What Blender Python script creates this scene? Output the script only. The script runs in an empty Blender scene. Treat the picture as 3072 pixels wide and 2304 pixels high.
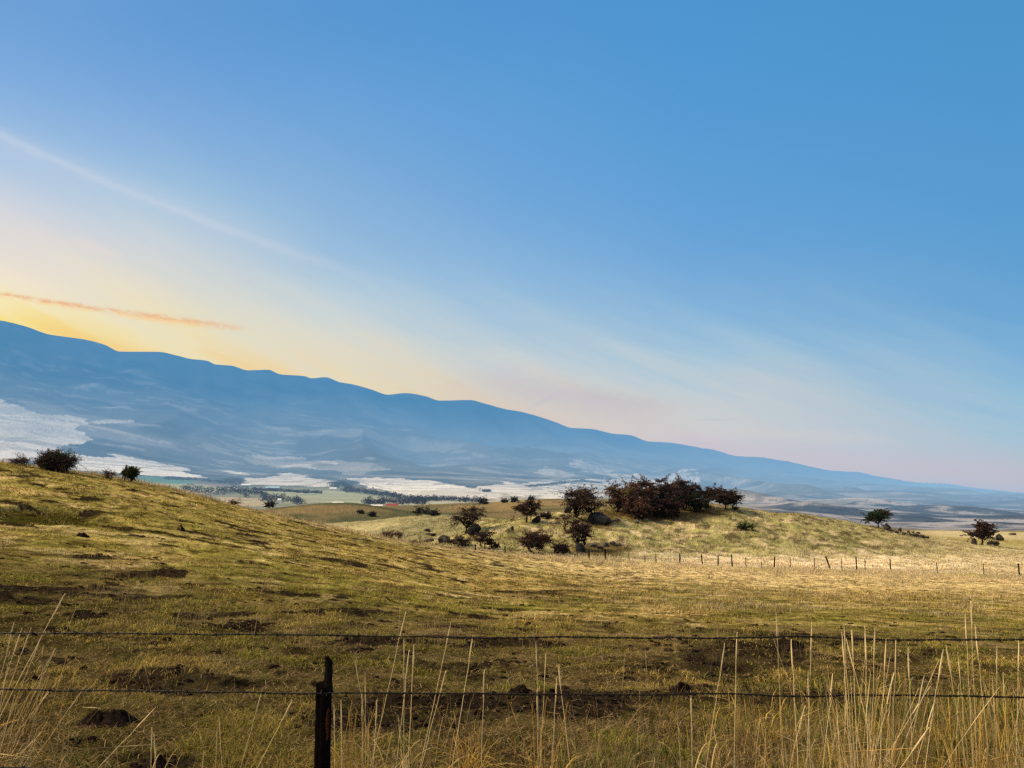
import bpy, bmesh, math, random
import numpy as np
from math import radians as R

random.seed(7)
RNG = np.random.default_rng(7)
scene = bpy.context.scene
COL = scene.collection

# ------------------------------------------------------------------ camera model
LENS, SENS = 26.0, 36.0
F = 1024 * LENS / SENS
PITCH = math.atan((486 - 384) / F)
CP, SP = math.cos(PITCH), math.sin(PITCH)
CAMZ = 2.0                                       # eye height; the terrain is laid out relative to the eye

def slope(v):
    a = (384 - np.asarray(v, float)) / F
    return (SP + a * CP) / (CP - a * SP)
def side(u, v):
    a = (384 - np.asarray(v, float)) / F
    return ((np.asarray(u, float) - 512) / F) / (CP - a * SP)
def to_px(x, y, zr):
    yc = y * CP + zr * SP
    zc = -y * SP + zr * CP
    return 512 + F * x / yc, 384 - F * zc / yc

cam = bpy.data.cameras.new("camera")
cam.lens, cam.sensor_width, cam.sensor_fit = LENS, SENS, 'HORIZONTAL'
cam.clip_start, cam.clip_end = 0.05, 60000
camo = bpy.data.objects.new("camera", cam)
COL.objects.link(camo)
camo.location = (0, 0, CAMZ)
camo.rotation_euler = (R(90) + PITCH, 0, 0)
scene.camera = camo

# ------------------------------------------------------------------ numeric helpers
def smooth(e0, e1, x):
    t = np.clip((np.asarray(x, float) - e0) / (e1 - e0), 0, 1)
    return t * t * (3 - 2 * t)
def hash2(ix, iy, seed):
    h = (ix.astype(np.int64) * 374761393 + iy.astype(np.int64) * 668265263 + seed * 974634721) & 0xFFFFFFFF
    h = ((h ^ (h >> 13)) * 1274126177) & 0xFFFFFFFF
    h = ((h ^ (h >> 16)) * 2246822519) & 0xFFFFFFFF
    return ((h ^ (h >> 15)) & 0xFFFFFF) / float(0xFFFFFF)
def vnoise(x, y, seed=0):
    ix, iy = np.floor(x), np.floor(y)
    fx, fy = x - ix, y - iy
    fx, fy = fx * fx * (3 - 2 * fx), fy * fy * (3 - 2 * fy)
    a, b = hash2(ix, iy, seed), hash2(ix + 1, iy, seed)
    c, d = hash2(ix, iy + 1, seed), hash2(ix + 1, iy + 1, seed)
    return (a * (1 - fx) + b * fx) * (1 - fy) + (c * (1 - fx) + d * fx) * fy
def fbm(x, y, octv=4, seed=0, gain=.5):
    s, a, t = 0, 1, 0
    for i in range(octv):
        c, sn = math.cos(.7 * i), math.sin(.7 * i)
        s = s + a * vnoise((c * x - sn * y) * 2 ** i + 17.3 * i, (sn * x + c * y) * 2 ** i - 9.1 * i, seed + i)
        t += a; a *= gain
    return s / t
def pchip(x, y, q):
    x, y, q = np.asarray(x, float), np.asarray(y, float), np.asarray(q, float)
    h = np.diff(x); d = np.diff(y) / h
    m = np.zeros_like(y)
    m[0], m[-1] = d[0], d[-1]
    w1, w2 = 2 * h[1:] + h[:-1], h[1:] + 2 * h[:-1]
    same = d[:-1] * d[1:] > 0
    with np.errstate(divide='ignore', invalid='ignore'):
        hm = (w1 + w2) / (w1 / d[:-1] + w2 / d[1:])
    m[1:-1] = np.where(same, hm, 0)
    qc = np.clip(q, x[0], x[-1])
    i = np.clip(np.searchsorted(x, qc) - 1, 0, len(x) - 2)
    t = (qc - x[i]) / h[i]
    t2, t3 = t * t, t * t * t
    return (2*t3 - 3*t2 + 1) * y[i] + (t3 - 2*t2 + t) * h[i] * m[i] + (-2*t3 + 3*t2) * y[i+1] + (t3 - t2) * h[i] * m[i+1]
def inpoly(U, V, poly):
    p = np.array(poly, float); c = np.zeros(U.shape, bool)
    j = len(p) - 1
    for i in range(len(p)):
        (xi, yi), (xj, yj) = p[i], p[j]
        cond = ((yi > V) != (yj > V)) & (U < (xj - xi) * (V - yi) / ((yj - yi) + 1e-9) + xi)
        c ^= cond; j = i
    return c
def lin(r, g, b):
    def f(c):
        c /= 255.
        return c / 12.92 if c <= .04045 else ((c + .055) / 1.055) ** 2.4
    return (f(r), f(g), f(b))

# ------------------------------------------------------------------ terrain: contour lines measured as (direction, distance)
UL = [-260, 0, 75, 150, 240, 345, 430, 481, 520, 570, 606, 700, 787, 880, 970, 1024, 1284]
N = len(UL)
def C(y, v=None, z=None, us=None):
    us = us or UL
    y = [y] * len(us) if np.isscalar(y) else y
    if z is not None:
        z = [z] * len(us) if np.isscalar(z) else z
        m = np.array(z, float) / np.array(y, float)
        vv = 486 - F * m
    else:
        m, vv = slope(v), np.array(v, float)
    return side(us, vv), m, np.array(y, float)
U3 = [-260, 512, 1284]
RU = [-260, -100, 0, 25, 50, 60, 87, 105, 120, 158, 178, 190, 207, 215, 232, 248, 268, 280, 305, 311, 325, 340, 352, 372, 388, 405, 425, 440, 470, 485, 505, 525, 556, 572, 590, 616, 630, 648, 670, 699, 715, 741, 760, 787, 798, 810, 833, 850, 880, 926, 945, 972, 1024, 1284]
RV = [302, 308, 321, 327, 335.5, 337, 341, 346, 352.6, 353, 357, 360, 362, 365.5, 367, 371.5, 371, 375.5, 377.5, 379.5, 378.5, 383.5, 385.5, 391, 396, 394.5, 397.5, 402, 401.5, 405, 410.5, 414, 423.5, 429, 429.8, 435, 436, 442, 443.5, 449, 451, 458, 459, 462, 465.5, 467.5, 471.5, 472.5, 479, 485, 485.5, 488.5, 494.5, 512]
ridge_y = 7000 + 9000 * np.clip((np.array(RU) + 100) / 1124., 0, 1.2)
CREST = dict(y=[56, 58, 59, 62, 66, 72, 78, 82, 85, 88, 89, 90, 91, 92, 92, 92, 92],
             v=[428, 463, 472, 484, 506, 529, 545, 551, 555, 558, 560, 565, 569, 571.5, 574, 576, 582])
CONT = [
 C(.8, z=-1.66, us=U3), C(2.5, z=-1.8, us=U3), C(4.4, z=-2.03, us=U3), C(6, z=-2.07, us=U3),
 C(8, z=[-2.0, -2.3, -2.45], us=U3), C(12, z=[-1.9, -2.2, -2.75, -3.0, -3.1], us=[-260, 0, 512, 1024, 1284]),
 C(20, z=[-1.0, -2.0, -2.9, -3.6, -4.0, -4.2], us=[-260, 0, 240, 512, 1024, 1284]),
 C(35, z=[.6, -.75, -1.95, -2.75, -3.65, -5.0, -5.8, -6.2], us=[-260, 0, 150, 240, 345, 512, 1024, 1284]),
 C(CREST['y'], CREST['v']),                                                                            # 8 field edge
 C([80, 80, 82, 84, 88, 92, 98, 100, 101, 102, 103, 105, 106, 107, 107, 107, 107],
   [470, 495, 505, 515, 535, 548, 550, 548, 550, 551, 552, 557, 560, 563, 566, 568, 575]),             # 9
 C([160, 150, 145, 140, 135, 125, 117, 118, 125, 135, 143, 150, 155, 160, 160, 160, 160],
   [530, 530, 532, 535, 540, 542, 540, 528, 520, 511, 507, 507, 513, 528, 543, 549.5, 560]),           # 10 knoll crest
 C(190, [560, 560, 550, 545, 530, 523, 515.5, 517, 523, 527, 530, 535, 537, 542, 549, 554, 565]),      # 11
 C(235, [545, 545, 540, 532, 521, 527, 523, 523, 525, 530, 530, 530, 530, 534, 537, 538, 548]),        # 12
 C(310, [540, 530, 525, 520, 512, 502.4, 514, 515, 515, 515, 518, 522, 526, 531, 530.5, 531.5, 535]),  # 13 green hill
 C(360, [542, 535, 530, 526, 519, 512, 511, 510, 508, 507, 508, 515, 527, 540, 540, 540, 545]),        # 14
 C(520, [540, 535, 530, 530, 525, 508, 504.3, 502.8, 500, 499, 499, 503, 515, 530, 540, 540, 545]),    # 15 brown hill
 C(720, [535, 532, 528, 526, 522, 515, 512, 511, 509, 508, 509, 512, 517, 528, 532, 532, 538]),        # 16
 C(1200, [520, 518, 515, 513, 511, 507, 506, 505, 504, 504, 505, 508, 513, 522, 524, 524, 528]),       # 17
 C(2200, [478, 482, 484, 487, 491, 493, 494, 496, 497, 498, 500, 502.5, 505.5, 510, 515, 517, 522]),   # 18
 C(3200, [450, 462, 470, 477, 484, 485, 487, 488, 489, 490.5, 493, 497, 502, 506, 510, 511.5, 516]),   # 19
 C(4500, [415, 428, 444, 457, 470, 474, 476, 478, 481, 483, 486, 492, 498, 501, 505, 506.5, 511]),     # 20
 C(6000, [372, 390, 404, 419, 438, 450, 460, 464, 468, 472, 477, 485, 492, 496, 500, 501.5, 508]),     # 21
 C(list(6400 + (ridge_y - 6400) * .55), list(390 + (np.array(RV) - 322) * .62 - 22 * smooth(0, 300, np.array(RU))), us=RU) if False else
 C(list(6300 + (ridge_y - 6300) * .5), list(np.interp(RU, UL, [372, 390, 404, 419, 438, 450, 460, 464, 468, 472, 477, 485, 492, 496, 500, 501.5, 508]) * .47 + np.array(RV) * .53), us=RU),
 C(list(ridge_y), RV, us=RU),                                                                          # 23 ridge
 C(list(ridge_y * 1.3), list(np.array(RV) + 45), us=RU),
 C(26000, 560, us=U3) if False else C(28000, [540, 560, 560], us=U3),
]
SG = np.concatenate([np.linspace(-1.7, -.80, 40, endpoint=False), np.linspace(-.80, .80, 960), np.linspace(.80, 1.7, 41)[1:]])
ROWS = np.concatenate([np.geomspace(.8, 5, 30, endpoint=False), np.geomspace(5, 100, 430, endpoint=False),
                       np.geomspace(100, 800, 230, endpoint=False), np.geomspace(800, 5200, 210, endpoint=False),
                       np.geomspace(5200, 28000, 190)])
LY = np.log(ROWS)
cm = np.array([pchip(s, m, SG) for s, m, y in CONT])
cy = np.array([pchip(s, y, SG) for s, m, y in CONT])
cz = cm * cy
Z = np.empty((len(ROWS), len(SG)))
for j in range(len(SG)):
    Z[:, j] = pchip(np.log(cy[:, j]), cz[:, j], LY)
Y = np.repeat(ROWS[:, None], len(SG), 1)
X = Y * SG[None, :]
PU, PV = to_px(X, Y, Z)
def band(a, b, soft=.06):                         # 1 between contour a and contour b
    l = np.log(Y)
    la, lb = np.log(cy[a])[None, :], np.log(cy[b])[None, :]
    return smooth(0, soft, l - la + soft / 2) * (1 - smooth(0, soft, l - lb + soft / 2))

# bare earth patches (gopher diggings): centre, half width, half height in measured photo pixels
DIRT = [(180, 684, 78, 14, 1), (520, 699, 215, 9, 1), (400, 718, 100, 16, .95), (745, 655, 66, 15, .9), (800, 700, 120, 7, .8), (700, 690, 26, 5, 1), (560, 707, 70, 12, 1),
        (60, 589, 75, 3, .9), (150, 596, 45, 4, .9), (215, 614, 42, 4, .9), (30, 598, 24, 4, .9), (530, 592, 48, 3, .9), (560, 600, 60, 4, .5),
        (640, 580, 18, 2, .6), (330, 630, 40, 5, .6), (440, 628, 35, 4, .55), (845, 640, 40, 5, .7), (790, 636, 45, 4, .7),
        (60, 660, 22, 4, .7), (300, 650, 20, 4, .7), (480, 676, 30, 5, .5), (650, 668, 40, 6, .55), (160, 760, 40, 10, .9), (90, 745, 30, 8, .7),
        (690, 628, 30, 3, .5), (390, 588, 28, 2, .6), (100, 574, 34, 2, .5), (250, 590, 25, 2, .6), (960, 620, 40, 3, .5), (900, 655, 45, 8, .5)]
near = (1 - smooth(80, 95, Y))
def RF(y0, y1, sx, sy, octv, seed, ox=0.):
    a, b = np.searchsorted(ROWS, [y0, y1]); o = np.full(X.shape, .5)
    o[a:b] = fbm(X[a:b] / sx + ox, Y[a:b] / sy, octv, seed)
    return o
W1 = RF(4, 100, 2.2, 2.2, 4, 11)
WU, WV = PU + (RF(4, 100, 1.1, 1.6, 3, 21) - .5) * 50, PV + (RF(4, 100, 1.1, 1.6, 3, 31) - .5) * 12
DM = np.zeros_like(X)
DBR = .62 + .38 * smooth(.36, .56, RF(4, 100, .55, .9, 4, 33) * .5 + .5 * RF(4, 100, 1.6, 3.5, 3, 34))
nr = ROWS < 95
for (u, v, a, b, k) in DIRT:
    d = ((WU[nr] - u) / a) ** 2 + ((WV[nr] - v) / b) ** 2
    DM[nr] = np.maximum(DM[nr], k * (1 - smooth(.35, 1.6, d)) * DBR[nr])
spots = RF(4, 100, 1.3, 1.3, 5, 77, 40)
DM = np.maximum(DM, .9 * smooth(.615, .68, spots) * near * smooth(8, 14, Y) * (1 - .6 * smooth(420, 800, PU)))
hollow_shade = np.zeros_like(X)
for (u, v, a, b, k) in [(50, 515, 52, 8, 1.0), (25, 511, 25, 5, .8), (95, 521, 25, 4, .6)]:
    hollow_shade = np.maximum(hollow_shade, near * k * (1 - smooth(.4, 1.3, ((PU - u + (W1 - .5) * 30) / a) ** 2 + ((PV - v + (W1 - .5) * 9) / b) ** 2)))
# relief
amp_m = smooth(3800, 6500, Y) * (1 - smooth(-.16, -.02, np.log(Y) - np.log(cy[-3])[None, :]))
wx, wy = X + 900 * RF(3500, 3e4, 2500, 2500, 3, 5), Y + 900 * RF(3500, 3e4, 2500, 2500, 3, 6)
ri = int(np.searchsorted(ROWS, 3500)); ridged = np.zeros_like(X)
ridged[ri:] = 1 - np.abs(2 * fbm(wx[ri:] / 1500, wy[ri:] / 3200, 5, 42) - 1)
Z += amp_m * (ridged - .75) * 320
Z += smooth(900, 1500, Y) * (1 - smooth(3500, 5500, Y)) * (RF(880, 5600, 260, 260, 4, 8) - .5) * 7
for (u, v, wd, h) in [(806, 497, 11, 55), (822, 498, 9, 30), (848, 497, 14, 40), (905, 501, 16, 32), (868, 500, 10, 26), (690, 486, 24, 40)]:
    yy = 5200.; xx = float(side(u, v)) * yy
    Z += h * np.exp(-((X - xx) / (wd * 8)) ** 2 - ((Y - yy) / 420) ** 2)
for (u, v, yy, wpx, h) in [(815, 509, 1750, 30, 17), (960, 508, 2400, 45, 26), (905, 513, 1400, 26, 9), (1010, 514, 1500, 30, 12), (770, 507, 2600, 25, 20), (870, 506, 3200, 40, 30), (730, 499, 3000, 20, 40), (985, 520, 1050, 30, 6)]:
    xx = float(side(u, v)) * yy
    Z += h * np.exp(-((X - xx) / (wpx * yy / F)) ** 2 - ((Y - yy) / (yy * .11)) ** 2)
Z += smooth(170, 240, Y) * (1 - smooth(800, 1000, Y)) * (RF(165, 1050, 30, 30, 4, 9) - .5) * 1.4
Z += smooth(88, 105, Y) * (1 - smooth(190, 230, Y)) * ((RF(80, 240, 5, 5, 3, 3) - .5) * .9 + (RF(80, 240, 1.4, 1.4, 3, 4) - .5) * .5)
Z += near * smooth(4, 7, Y) * ((RF(3, 100, 4, 4, 3, 12) - .5) * (.20 - .10 * smooth(20, 45, Y)) + (RF(3, 100, .7, .7, 3, 13) - .5) * .10 * smooth(5, 9, Y) * (1 - .65 * smooth(15, 35, Y)))
Z += DM * near * ((RF(3, 100, .22, .22, 3, 14) - .35) * .10)
Z -= hollow_shade * .3

def lookup(T, x, y):
    x, y = np.asarray(x, float), np.asarray(y, float)
    s = np.clip(x / y, SG[0], SG[-1])
    fi = np.interp(np.log(np.clip(y, ROWS[0], ROWS[-1])), LY, np.arange(len(LY)))
    fj = np.interp(s, SG, np.arange(len(SG)))
    i, j = np.minimum(fi.astype(int), len(LY) - 2), np.minimum(fj.astype(int), len(SG) - 2)
    a, b = fi - i, fj - j
    if T.ndim == 3:
        a, b = a[..., None], b[..., None]
    return (T[i, j] * (1 - a) + T[i + 1, j] * a) * (1 - b) + (T[i, j + 1] * (1 - a) + T[i + 1, j + 1] * a) * b
def height(x, y):
    return lookup(Z, x, y) + CAMZ
def hit(u, v, y0, y1):
    ys = np.geomspace(y0, y1, 500)
    m, s = float(slope(v)), float(side(u, v))
    d = m * ys - (height(s * ys, ys) - CAMZ)
    below = np.where(d < 0)[0]
    k = below[0] if len(below) else int(np.argmin(d))
    y = float(ys[k]); x = s * y
    return x, y, float(height(x, y))
def mpp(y, zr=0):
    return (y * CP + zr * SP) / F                 # metres per photo pixel (1024 wide) at that distance

# ------------------------------------------------------------------ terrain colours (albedo)
c_ = lambda *a: np.array(a, float)
T = np.zeros(X.shape + (3,))
def mix(T, c, k):
    return T * (1 - k[..., None]) + np.asarray(c) * k[..., None]
n1, n2 = RF(0, 110, 6, 9, 4, 51), RF(0, 110, 1.3, 2, 4, 52)
OLIVE, STRAW, BROWN, DIRTC = c_(.235, .225, .042), c_(.80, .62, .29), c_(.38, .285, .085), c_(.016, .011, .0085)
T[:] = OLIVE
T = mix(T, BROWN, smooth(.38, .62, n1) * .8)
T = mix(T, c_(.15, .165, .03), smooth(.50, .66, RF(0, 110, 5, 7, 3, 54, 9)) * .7)
n3 = RF(0, 110, .35, .5, 4, 55)
mid = smooth(14, 60, Y) * near
T = mix(T, c_(.49, .37, .11), mid * np.clip(.25 + .9 * smooth(.3, .7, n1 * .5 + n2 * .5), 0, 1))
T = mix(T, STRAW * .8, smooth(.52, .70, n2) * .55 * near)
# straw band towards the far fence on the right, thin straw fringe along the crest on the left
ly = np.log(Y) - np.log(cy[8])[None, :]
rightw = smooth(330, 720, PU)
T = mix(T, STRAW * 1.12, rightw * smooth(-.70, -.02, ly + (n2 - .5) * .5) * near)
T = mix(T, STRAW * .85, (1 - rightw) * smooth(-.14, -.01, ly + (n2 - .5) * .12) * .8 * near)
hillw = (1 - smooth(150, 420, PU)) * smooth(18, 40, Y) * near
T = mix(T, c_(.31, .265, .065), hillw * .75 * (1 - smooth(.55, .75, n2)))
T = mix(T, c_(.06, .042, .012), smooth(.50, .63, n3) * .8 * near)  # dark specks put into the colour for shaded gaps in the thatch
n4 = RF(0, 110, 1.1, 1.0, 5, 56)
T = mix(T, c_(.065, .048, .012), smooth(.52, .66, n4) * .36 * near * (1 - .6 * smooth(-.5, -.1, ly) * rightw))
T = mix(T, c_(.74, .53, .19), (1 - smooth(.36, .46, n4)) * .25 * near)
T = mix(T, c_(.045, .040, .008), hollow_shade)  # shade lying in the hollow, painted as a dark ground tint
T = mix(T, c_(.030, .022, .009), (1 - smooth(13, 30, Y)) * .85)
T = mix(T, DIRTC, np.clip(DM * 1.15, 0, 1) * .93)
# knoll
kn = smooth(-.02, .05, ly) * (1 - smooth(190, 230, Y))
k1, k2 = RF(75, 250, 3.2, 4, 5, 61), RF(75, 250, 1.5, 1.8, 5, 62)
K = np.zeros_like(T); K[:] = c_(.385, .35, .14)
K = mix(K, c_(.225, .225, .08), smooth(.42, .62, k1) * .6)
K = mix(K, c_(.58, .47, .27), smooth(.50, .66, k2) * .75)
K = mix(K, c_(.11, .085, .045), smooth(.54, .64, RF(75, 250, 1.5, 1.2, 5, 63, 70)) * .85)
K = mix(K, c_(.84, .70, .44), smooth(550, 562, PV + (k2 - .5) * 14) * smooth(560, 720, PU))
K = mix(K, c_(.55, .46, .24), smooth(860, 980, PU) * .6)
tree_shade = (1 - smooth(.3, 1.2, ((PU - 665) / 70) ** 2 + ((PV - 512) / 10) ** 2)) + (1 - smooth(.3, 1.2, ((PU - 600) / 22) ** 2 + ((PV - 520) / 9) ** 2)) + (1 - smooth(.3, 1.2, ((PU - 600) / 34) ** 2 + ((PV - 549) / 6) ** 2))
K = mix(K, c_(.10, .066, .020), np.clip(tree_shade, 0, 1) * .85)  # shade beneath the knoll trees, darkened into the ground colour
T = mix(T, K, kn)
# middle hills
h = smooth(.0, .05, np.log(Y) - np.log(cy[10])[None, :]) * (1 - smooth(215, 235, Y)) * (1 - smooth(468, 490, PU))
q = RF(90, 250, 12, 20, 4, 64)
T = mix(T, mix(np.zeros_like(T) + c_(.42, .37, .19), c_(.28, .26, .13), smooth(.4, .62, q)), h)
h = smooth(215, 235, Y) * (1 - smooth(345, 370, Y)); q = RF(200, 400, 25, 40, 4, 65)
G = mix(np.zeros_like(T) + c_(.085, .095, .05), c_(.19, .15, .075), smooth(.45, .68, q))
G = mix(G, c_(.52, .45, .24), smooth(880, 940, PU))
T = mix(T, G, h)
h = smooth(345, 370, Y) * (1 - smooth(740, 800, Y)); q = RF(330, 850, 30, 70, 4, 66)
T = mix(T, mix(np.zeros_like(T) + c_(.25, .185, .085), c_(.15, .135, .07), smooth(.4, .65, q)), h)
# valley floor and foothills
vf = smooth(740, 800, Y)
q, q2 = RF(700, 3e4, 300, 700, 4, 67), RF(700, 3e4, 90, 260, 4, 68)
VFL = mix(np.zeros_like(T) + c_(.20, .23, .17), c_(.36, .33, .28), smooth(.45, .6, q))
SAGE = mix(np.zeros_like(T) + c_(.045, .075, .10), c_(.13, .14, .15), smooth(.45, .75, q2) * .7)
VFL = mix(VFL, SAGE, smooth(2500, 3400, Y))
rv = smooth(690, 800, PU)                          # pale and sage streaked range land on the right
RL = mix(np.zeros_like(T) + c_(.055, .08, .12), c_(.36, .355, .37), smooth(.47, .60, RF(700, 6000, 110, 190, 5, 69)) * .85)
RL = mix(RL, c_(.03, .05, .09), smooth(.54, .64, RF(700, 6000, 26, 50, 4, 70)) * .75)
VFL = mix(VFL, RL, rv * (1 - smooth(4000, 5200, Y)))
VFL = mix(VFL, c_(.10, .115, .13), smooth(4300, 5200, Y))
VFL = mix(VFL, c_(.42, .42, .42), smooth(.55, .68, RF(3300, 1.7e4, 800, 420, 5, 71)) * .42 * smooth(3400, 4400, Y) * (1 - smooth(7000, 11000, Y)))
VFL = mix(VFL, c_(.50, .50, .48), smooth(.60, .68, RF(3300, 1.2e4, 240, 110, 5, 73)) * .36 * smooth(3400, 4400, Y) * (1 - smooth(6500, 9500, Y)))
VFL = mix(VFL, c_(.02, .03, .045), smooth(.53, .66, RF(3300, 1.7e4, 520, 300, 5, 72)) * .75 * smooth(3400, 4400, Y))
T = mix(T, VFL, vf)
PALE = c_(.80, .78, .71)
far = ROWS > 1000
fu, fv, fx, fy = PU[far], PV[far], X[far], Y[far]
wu = fu + (fbm(fx / 150, fy / 160, 5, 81, .6) - .5) * 34
wv = fv + (fbm(fx / 160, fy / 300, 5, 82, .6) - .5) * 4.5
FIELDS = [
 ([(-260, 390), (-20, 402), (22, 411), (48, 419), (72, 419), (92, 423), (90, 428), (76, 430), (73, 433), (89, 438), (95, 441.5), (83, 444), (63, 446), (62, 452), (76, 459), (30, 462), (-260, 470)], PALE * .93, 1),
 ([(96, 427), (105, 424), (120, 423.6), (133, 425.5), (116, 428), (100, 429.6)], PALE * .85, .9),
 ([(76, 427), (116, 435), (157, 442.3), (172, 444.4), (172, 445.6), (157, 443.8), (116, 437), (78, 429.5)], PALE * .7, .75),
 ([(66, 451), (84, 456.5), (100, 456.7), (114, 456.5), (107, 452.4), (130, 455), (157, 461.5), (181, 470), (198, 475), (212, 478), (181, 477.5), (139, 475), (108, 472.5), (77, 470)], PALE, 1),
 ([(225, 471), (234, 470.6), (243.5, 472.5), (240, 474.5), (229, 473.5)], PALE * .85, .9),
 ([(244, 451), (305, 451.4), (310, 456), (348, 463.5), (390, 474), (354, 474.5), (312, 471), (281, 466), (267, 462), (251, 457)], PALE * .50, .62),
 ([(281, 464.4), (300, 466), (318, 470.5), (290, 468)], PALE * .8, .8), ([(325, 460), (340, 463), (337, 467), (322, 465)], PALE * .75, .7), ([(246, 451), (303, 451.4), (300, 453.5), (252, 453)], PALE * .7, .6),
 ([(240, 478), (269, 478.5), (284, 472), (303, 475.5), (322, 480), (334, 485), (318, 486.5), (281, 485.5), (245, 484)], PALE * .86, .9),
 ([(342, 478), (378, 478), (426, 480), (441, 482), (462, 486), (485, 490.4), (500, 494), (500, 499), (462, 498.5), (414, 497), (384, 492), (360, 484.5)], PALE, 1),
 ([(436, 489), (452, 487), (485, 491), (500, 494.5), (500, 499), (462, 498.5), (414, 497)], PALE * .62, .7),
 ([(475, 488), (493, 485.6), (508, 481.6), (526, 483), (572, 480), (612, 479.5), (640, 479), (690, 478), (700, 484), (640, 498), (534, 498.5), (513, 496.8), (504, 493.5), (481, 490)], PALE * .9, .95),
 ([(535, 470), (550, 469.5), (567, 472), (581, 475.7), (558, 479.3), (541, 472.5)], PALE * .62, .7),
 ([(569, 466), (592, 468), (614, 475), (629, 479), (618, 479.6), (590, 473.5)], PALE * .68, .75),
 ([(660, 470), (690, 470.5), (712, 474), (700, 476), (670, 473)], PALE * .5, .4), ([(735, 484), (760, 484), (775, 488), (745, 487)], PALE * .5, .4),
 ([(780, 500.5), (830, 501), (880, 503), (920, 505), (900, 507.5), (830, 505), (790, 503.5)], PALE * .6, .5),
 ([(-20, 437.6), (30, 441.4), (62, 445.6), (62, 446.5), (30, 442.5), (-20, 439)], c_(.22, .24, .27), .8),
 ([(0, 419), (48, 423), (86, 428), (86, 428.8), (48, 424), (0, 420)], c_(.30, .31, .33), .7),
 ([(84, 462.6), (130, 465.5), (180, 471.6), (180, 472.3), (130, 466.3), (84, 463.4)], c_(.30, .30, .31), .7),
 ([(352, 480.2), (372, 484.4), (392, 489.4), (391, 489.9), (371, 485), (351, 480.7)], c_(.2, .22, .26), .7),
 ([(-20, 424), (20, 426), (60, 430), (86, 439), (40, 437), (-20, 434)], c_(.60, .58, .56), .6),
 ([(136, 476), (175, 478), (196, 481), (190, 483.5), (150, 482)], c_(.07, .24, .20), .9),
 ([(149, 484), (200, 485), (229, 488), (225, 490.5), (170, 489)], c_(.33, .40, .19), .85),
 ([(267, 492), (310, 492.5), (340, 490.5), (386, 497), (384, 503), (330, 503), (280, 503)], c_(.34, .38, .26), .9),
 ([(215, 496), (263, 498), (268, 507), (225, 506)], c_(.42, .36, .25), .9),
 ([(386, 502), (480, 501), (500, 499), (520, 499.5), (500, 503), (400, 505.5)], c_(.40, .44, .34), .8),
]
TF = T[far]
for poly, colr, k in FIELDS:
    thin = poly[0] == (76, 427)
    ins = inpoly(fu + (wu - fu) * .1, fv + (wv - fv) * .1, poly) if thin or poly[0] in ((-20, 437.6), (0, 419), (84, 462.6), (352, 480.2)) else inpoly(wu, wv, poly)
    kk = k * np.clip(1.05 - .42 * smooth(.44, .64, fbm((fx + fy * .5) / 380, (fy - fx * .25) / 95, 5, 83, .6)), 0, 1) * np.clip(1.1 - .35 * smooth(.5, .7, fbm(fx / 90, fy / 300, 4, 86)), 0, 1)
    TF[ins] = TF[ins] * (1 - kk[ins])[:, None] + colr * kk[ins][:, None]
st = smooth(.66, .72, fbm(fx / 70, fy / 500, 4, 84)) * .45 * (fv > 462)
TF = mix(TF, c_(.10, .12, .16), st * (fv < 500))
bl = smooth(.60, .67, fbm(fx / 25, fy / 90, 4, 85)) * smooth(520, 560, fu) * (fv > 478) * (1 - smooth(700, 760, fu))
TF = mix(TF, c_(.05, .08, .13), bl * .8)
T[far] = TF
T[..., 2] *= 1 - .0 * (1 - smooth(180, 260, Y))
T *= (.85 + .3 * hash2(np.arange(X.size).reshape(X.shape), np.zeros(X.shape, int), 5))[..., None]

# ------------------------------------------------------------------ mesh and material helpers
def mk(name, V, quads=None, tris=None, col=None, mat=None, parent=None, smoothf=False):
    V = np.ascontiguousarray(V, dtype=np.float32)
    quads = np.zeros((0, 4), np.int32) if quads is None or len(quads) == 0 else np.asarray(quads, np.int32)
    tris = np.zeros((0, 3), np.int32) if tris is None or len(tris) == 0 else np.asarray(tris, np.int32)
    me = bpy.data.meshes.new(name)
    me.vertices.add(len(V)); me.vertices.foreach_set("co", V.ravel())
    idx = np.concatenate([quads.ravel(), tris.ravel()]).astype(np.int32)
    me.loops.add(len(idx)); me.loops.foreach_set("vertex_index", idx)
    nq, nt = len(quads), len(tris)
    me.polygons.add(nq + nt)
    me.polygons.foreach_set("loop_start", np.concatenate([np.arange(nq) * 4, nq * 4 + np.arange(nt) * 3]).astype(np.int32))
    me.update(calc_edges=True)
    me.polygons.foreach_set("use_smooth", np.full(nq + nt, smoothf))
    if col is not None:
        a = me.color_attributes.new("tint", 'FLOAT_COLOR', 'POINT')
        c4 = np.ones((len(V), 4), np.float32); c4[:, :3] = col
        a.data.foreach_set("color", c4.ravel())
    me.validate(clean_customdata=False)
    o = bpy.data.objects.new(name, me)
    COL.objects.link(o)
    if mat: me.materials.append(mat)
    if parent: o.parent = parent
    return o
def tag(o, label=None, cat=None, group=None, kind=None):
    for k, v in (('label', label), ('category', cat), ('group', group), ('kind', kind)):
        if v: o[k] = v
    return o
def empty(name, loc):
    o = bpy.data.objects.new(name, None); COL.objects.link(o); o.location = loc; o.empty_display_size = .2
    return o
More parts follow.
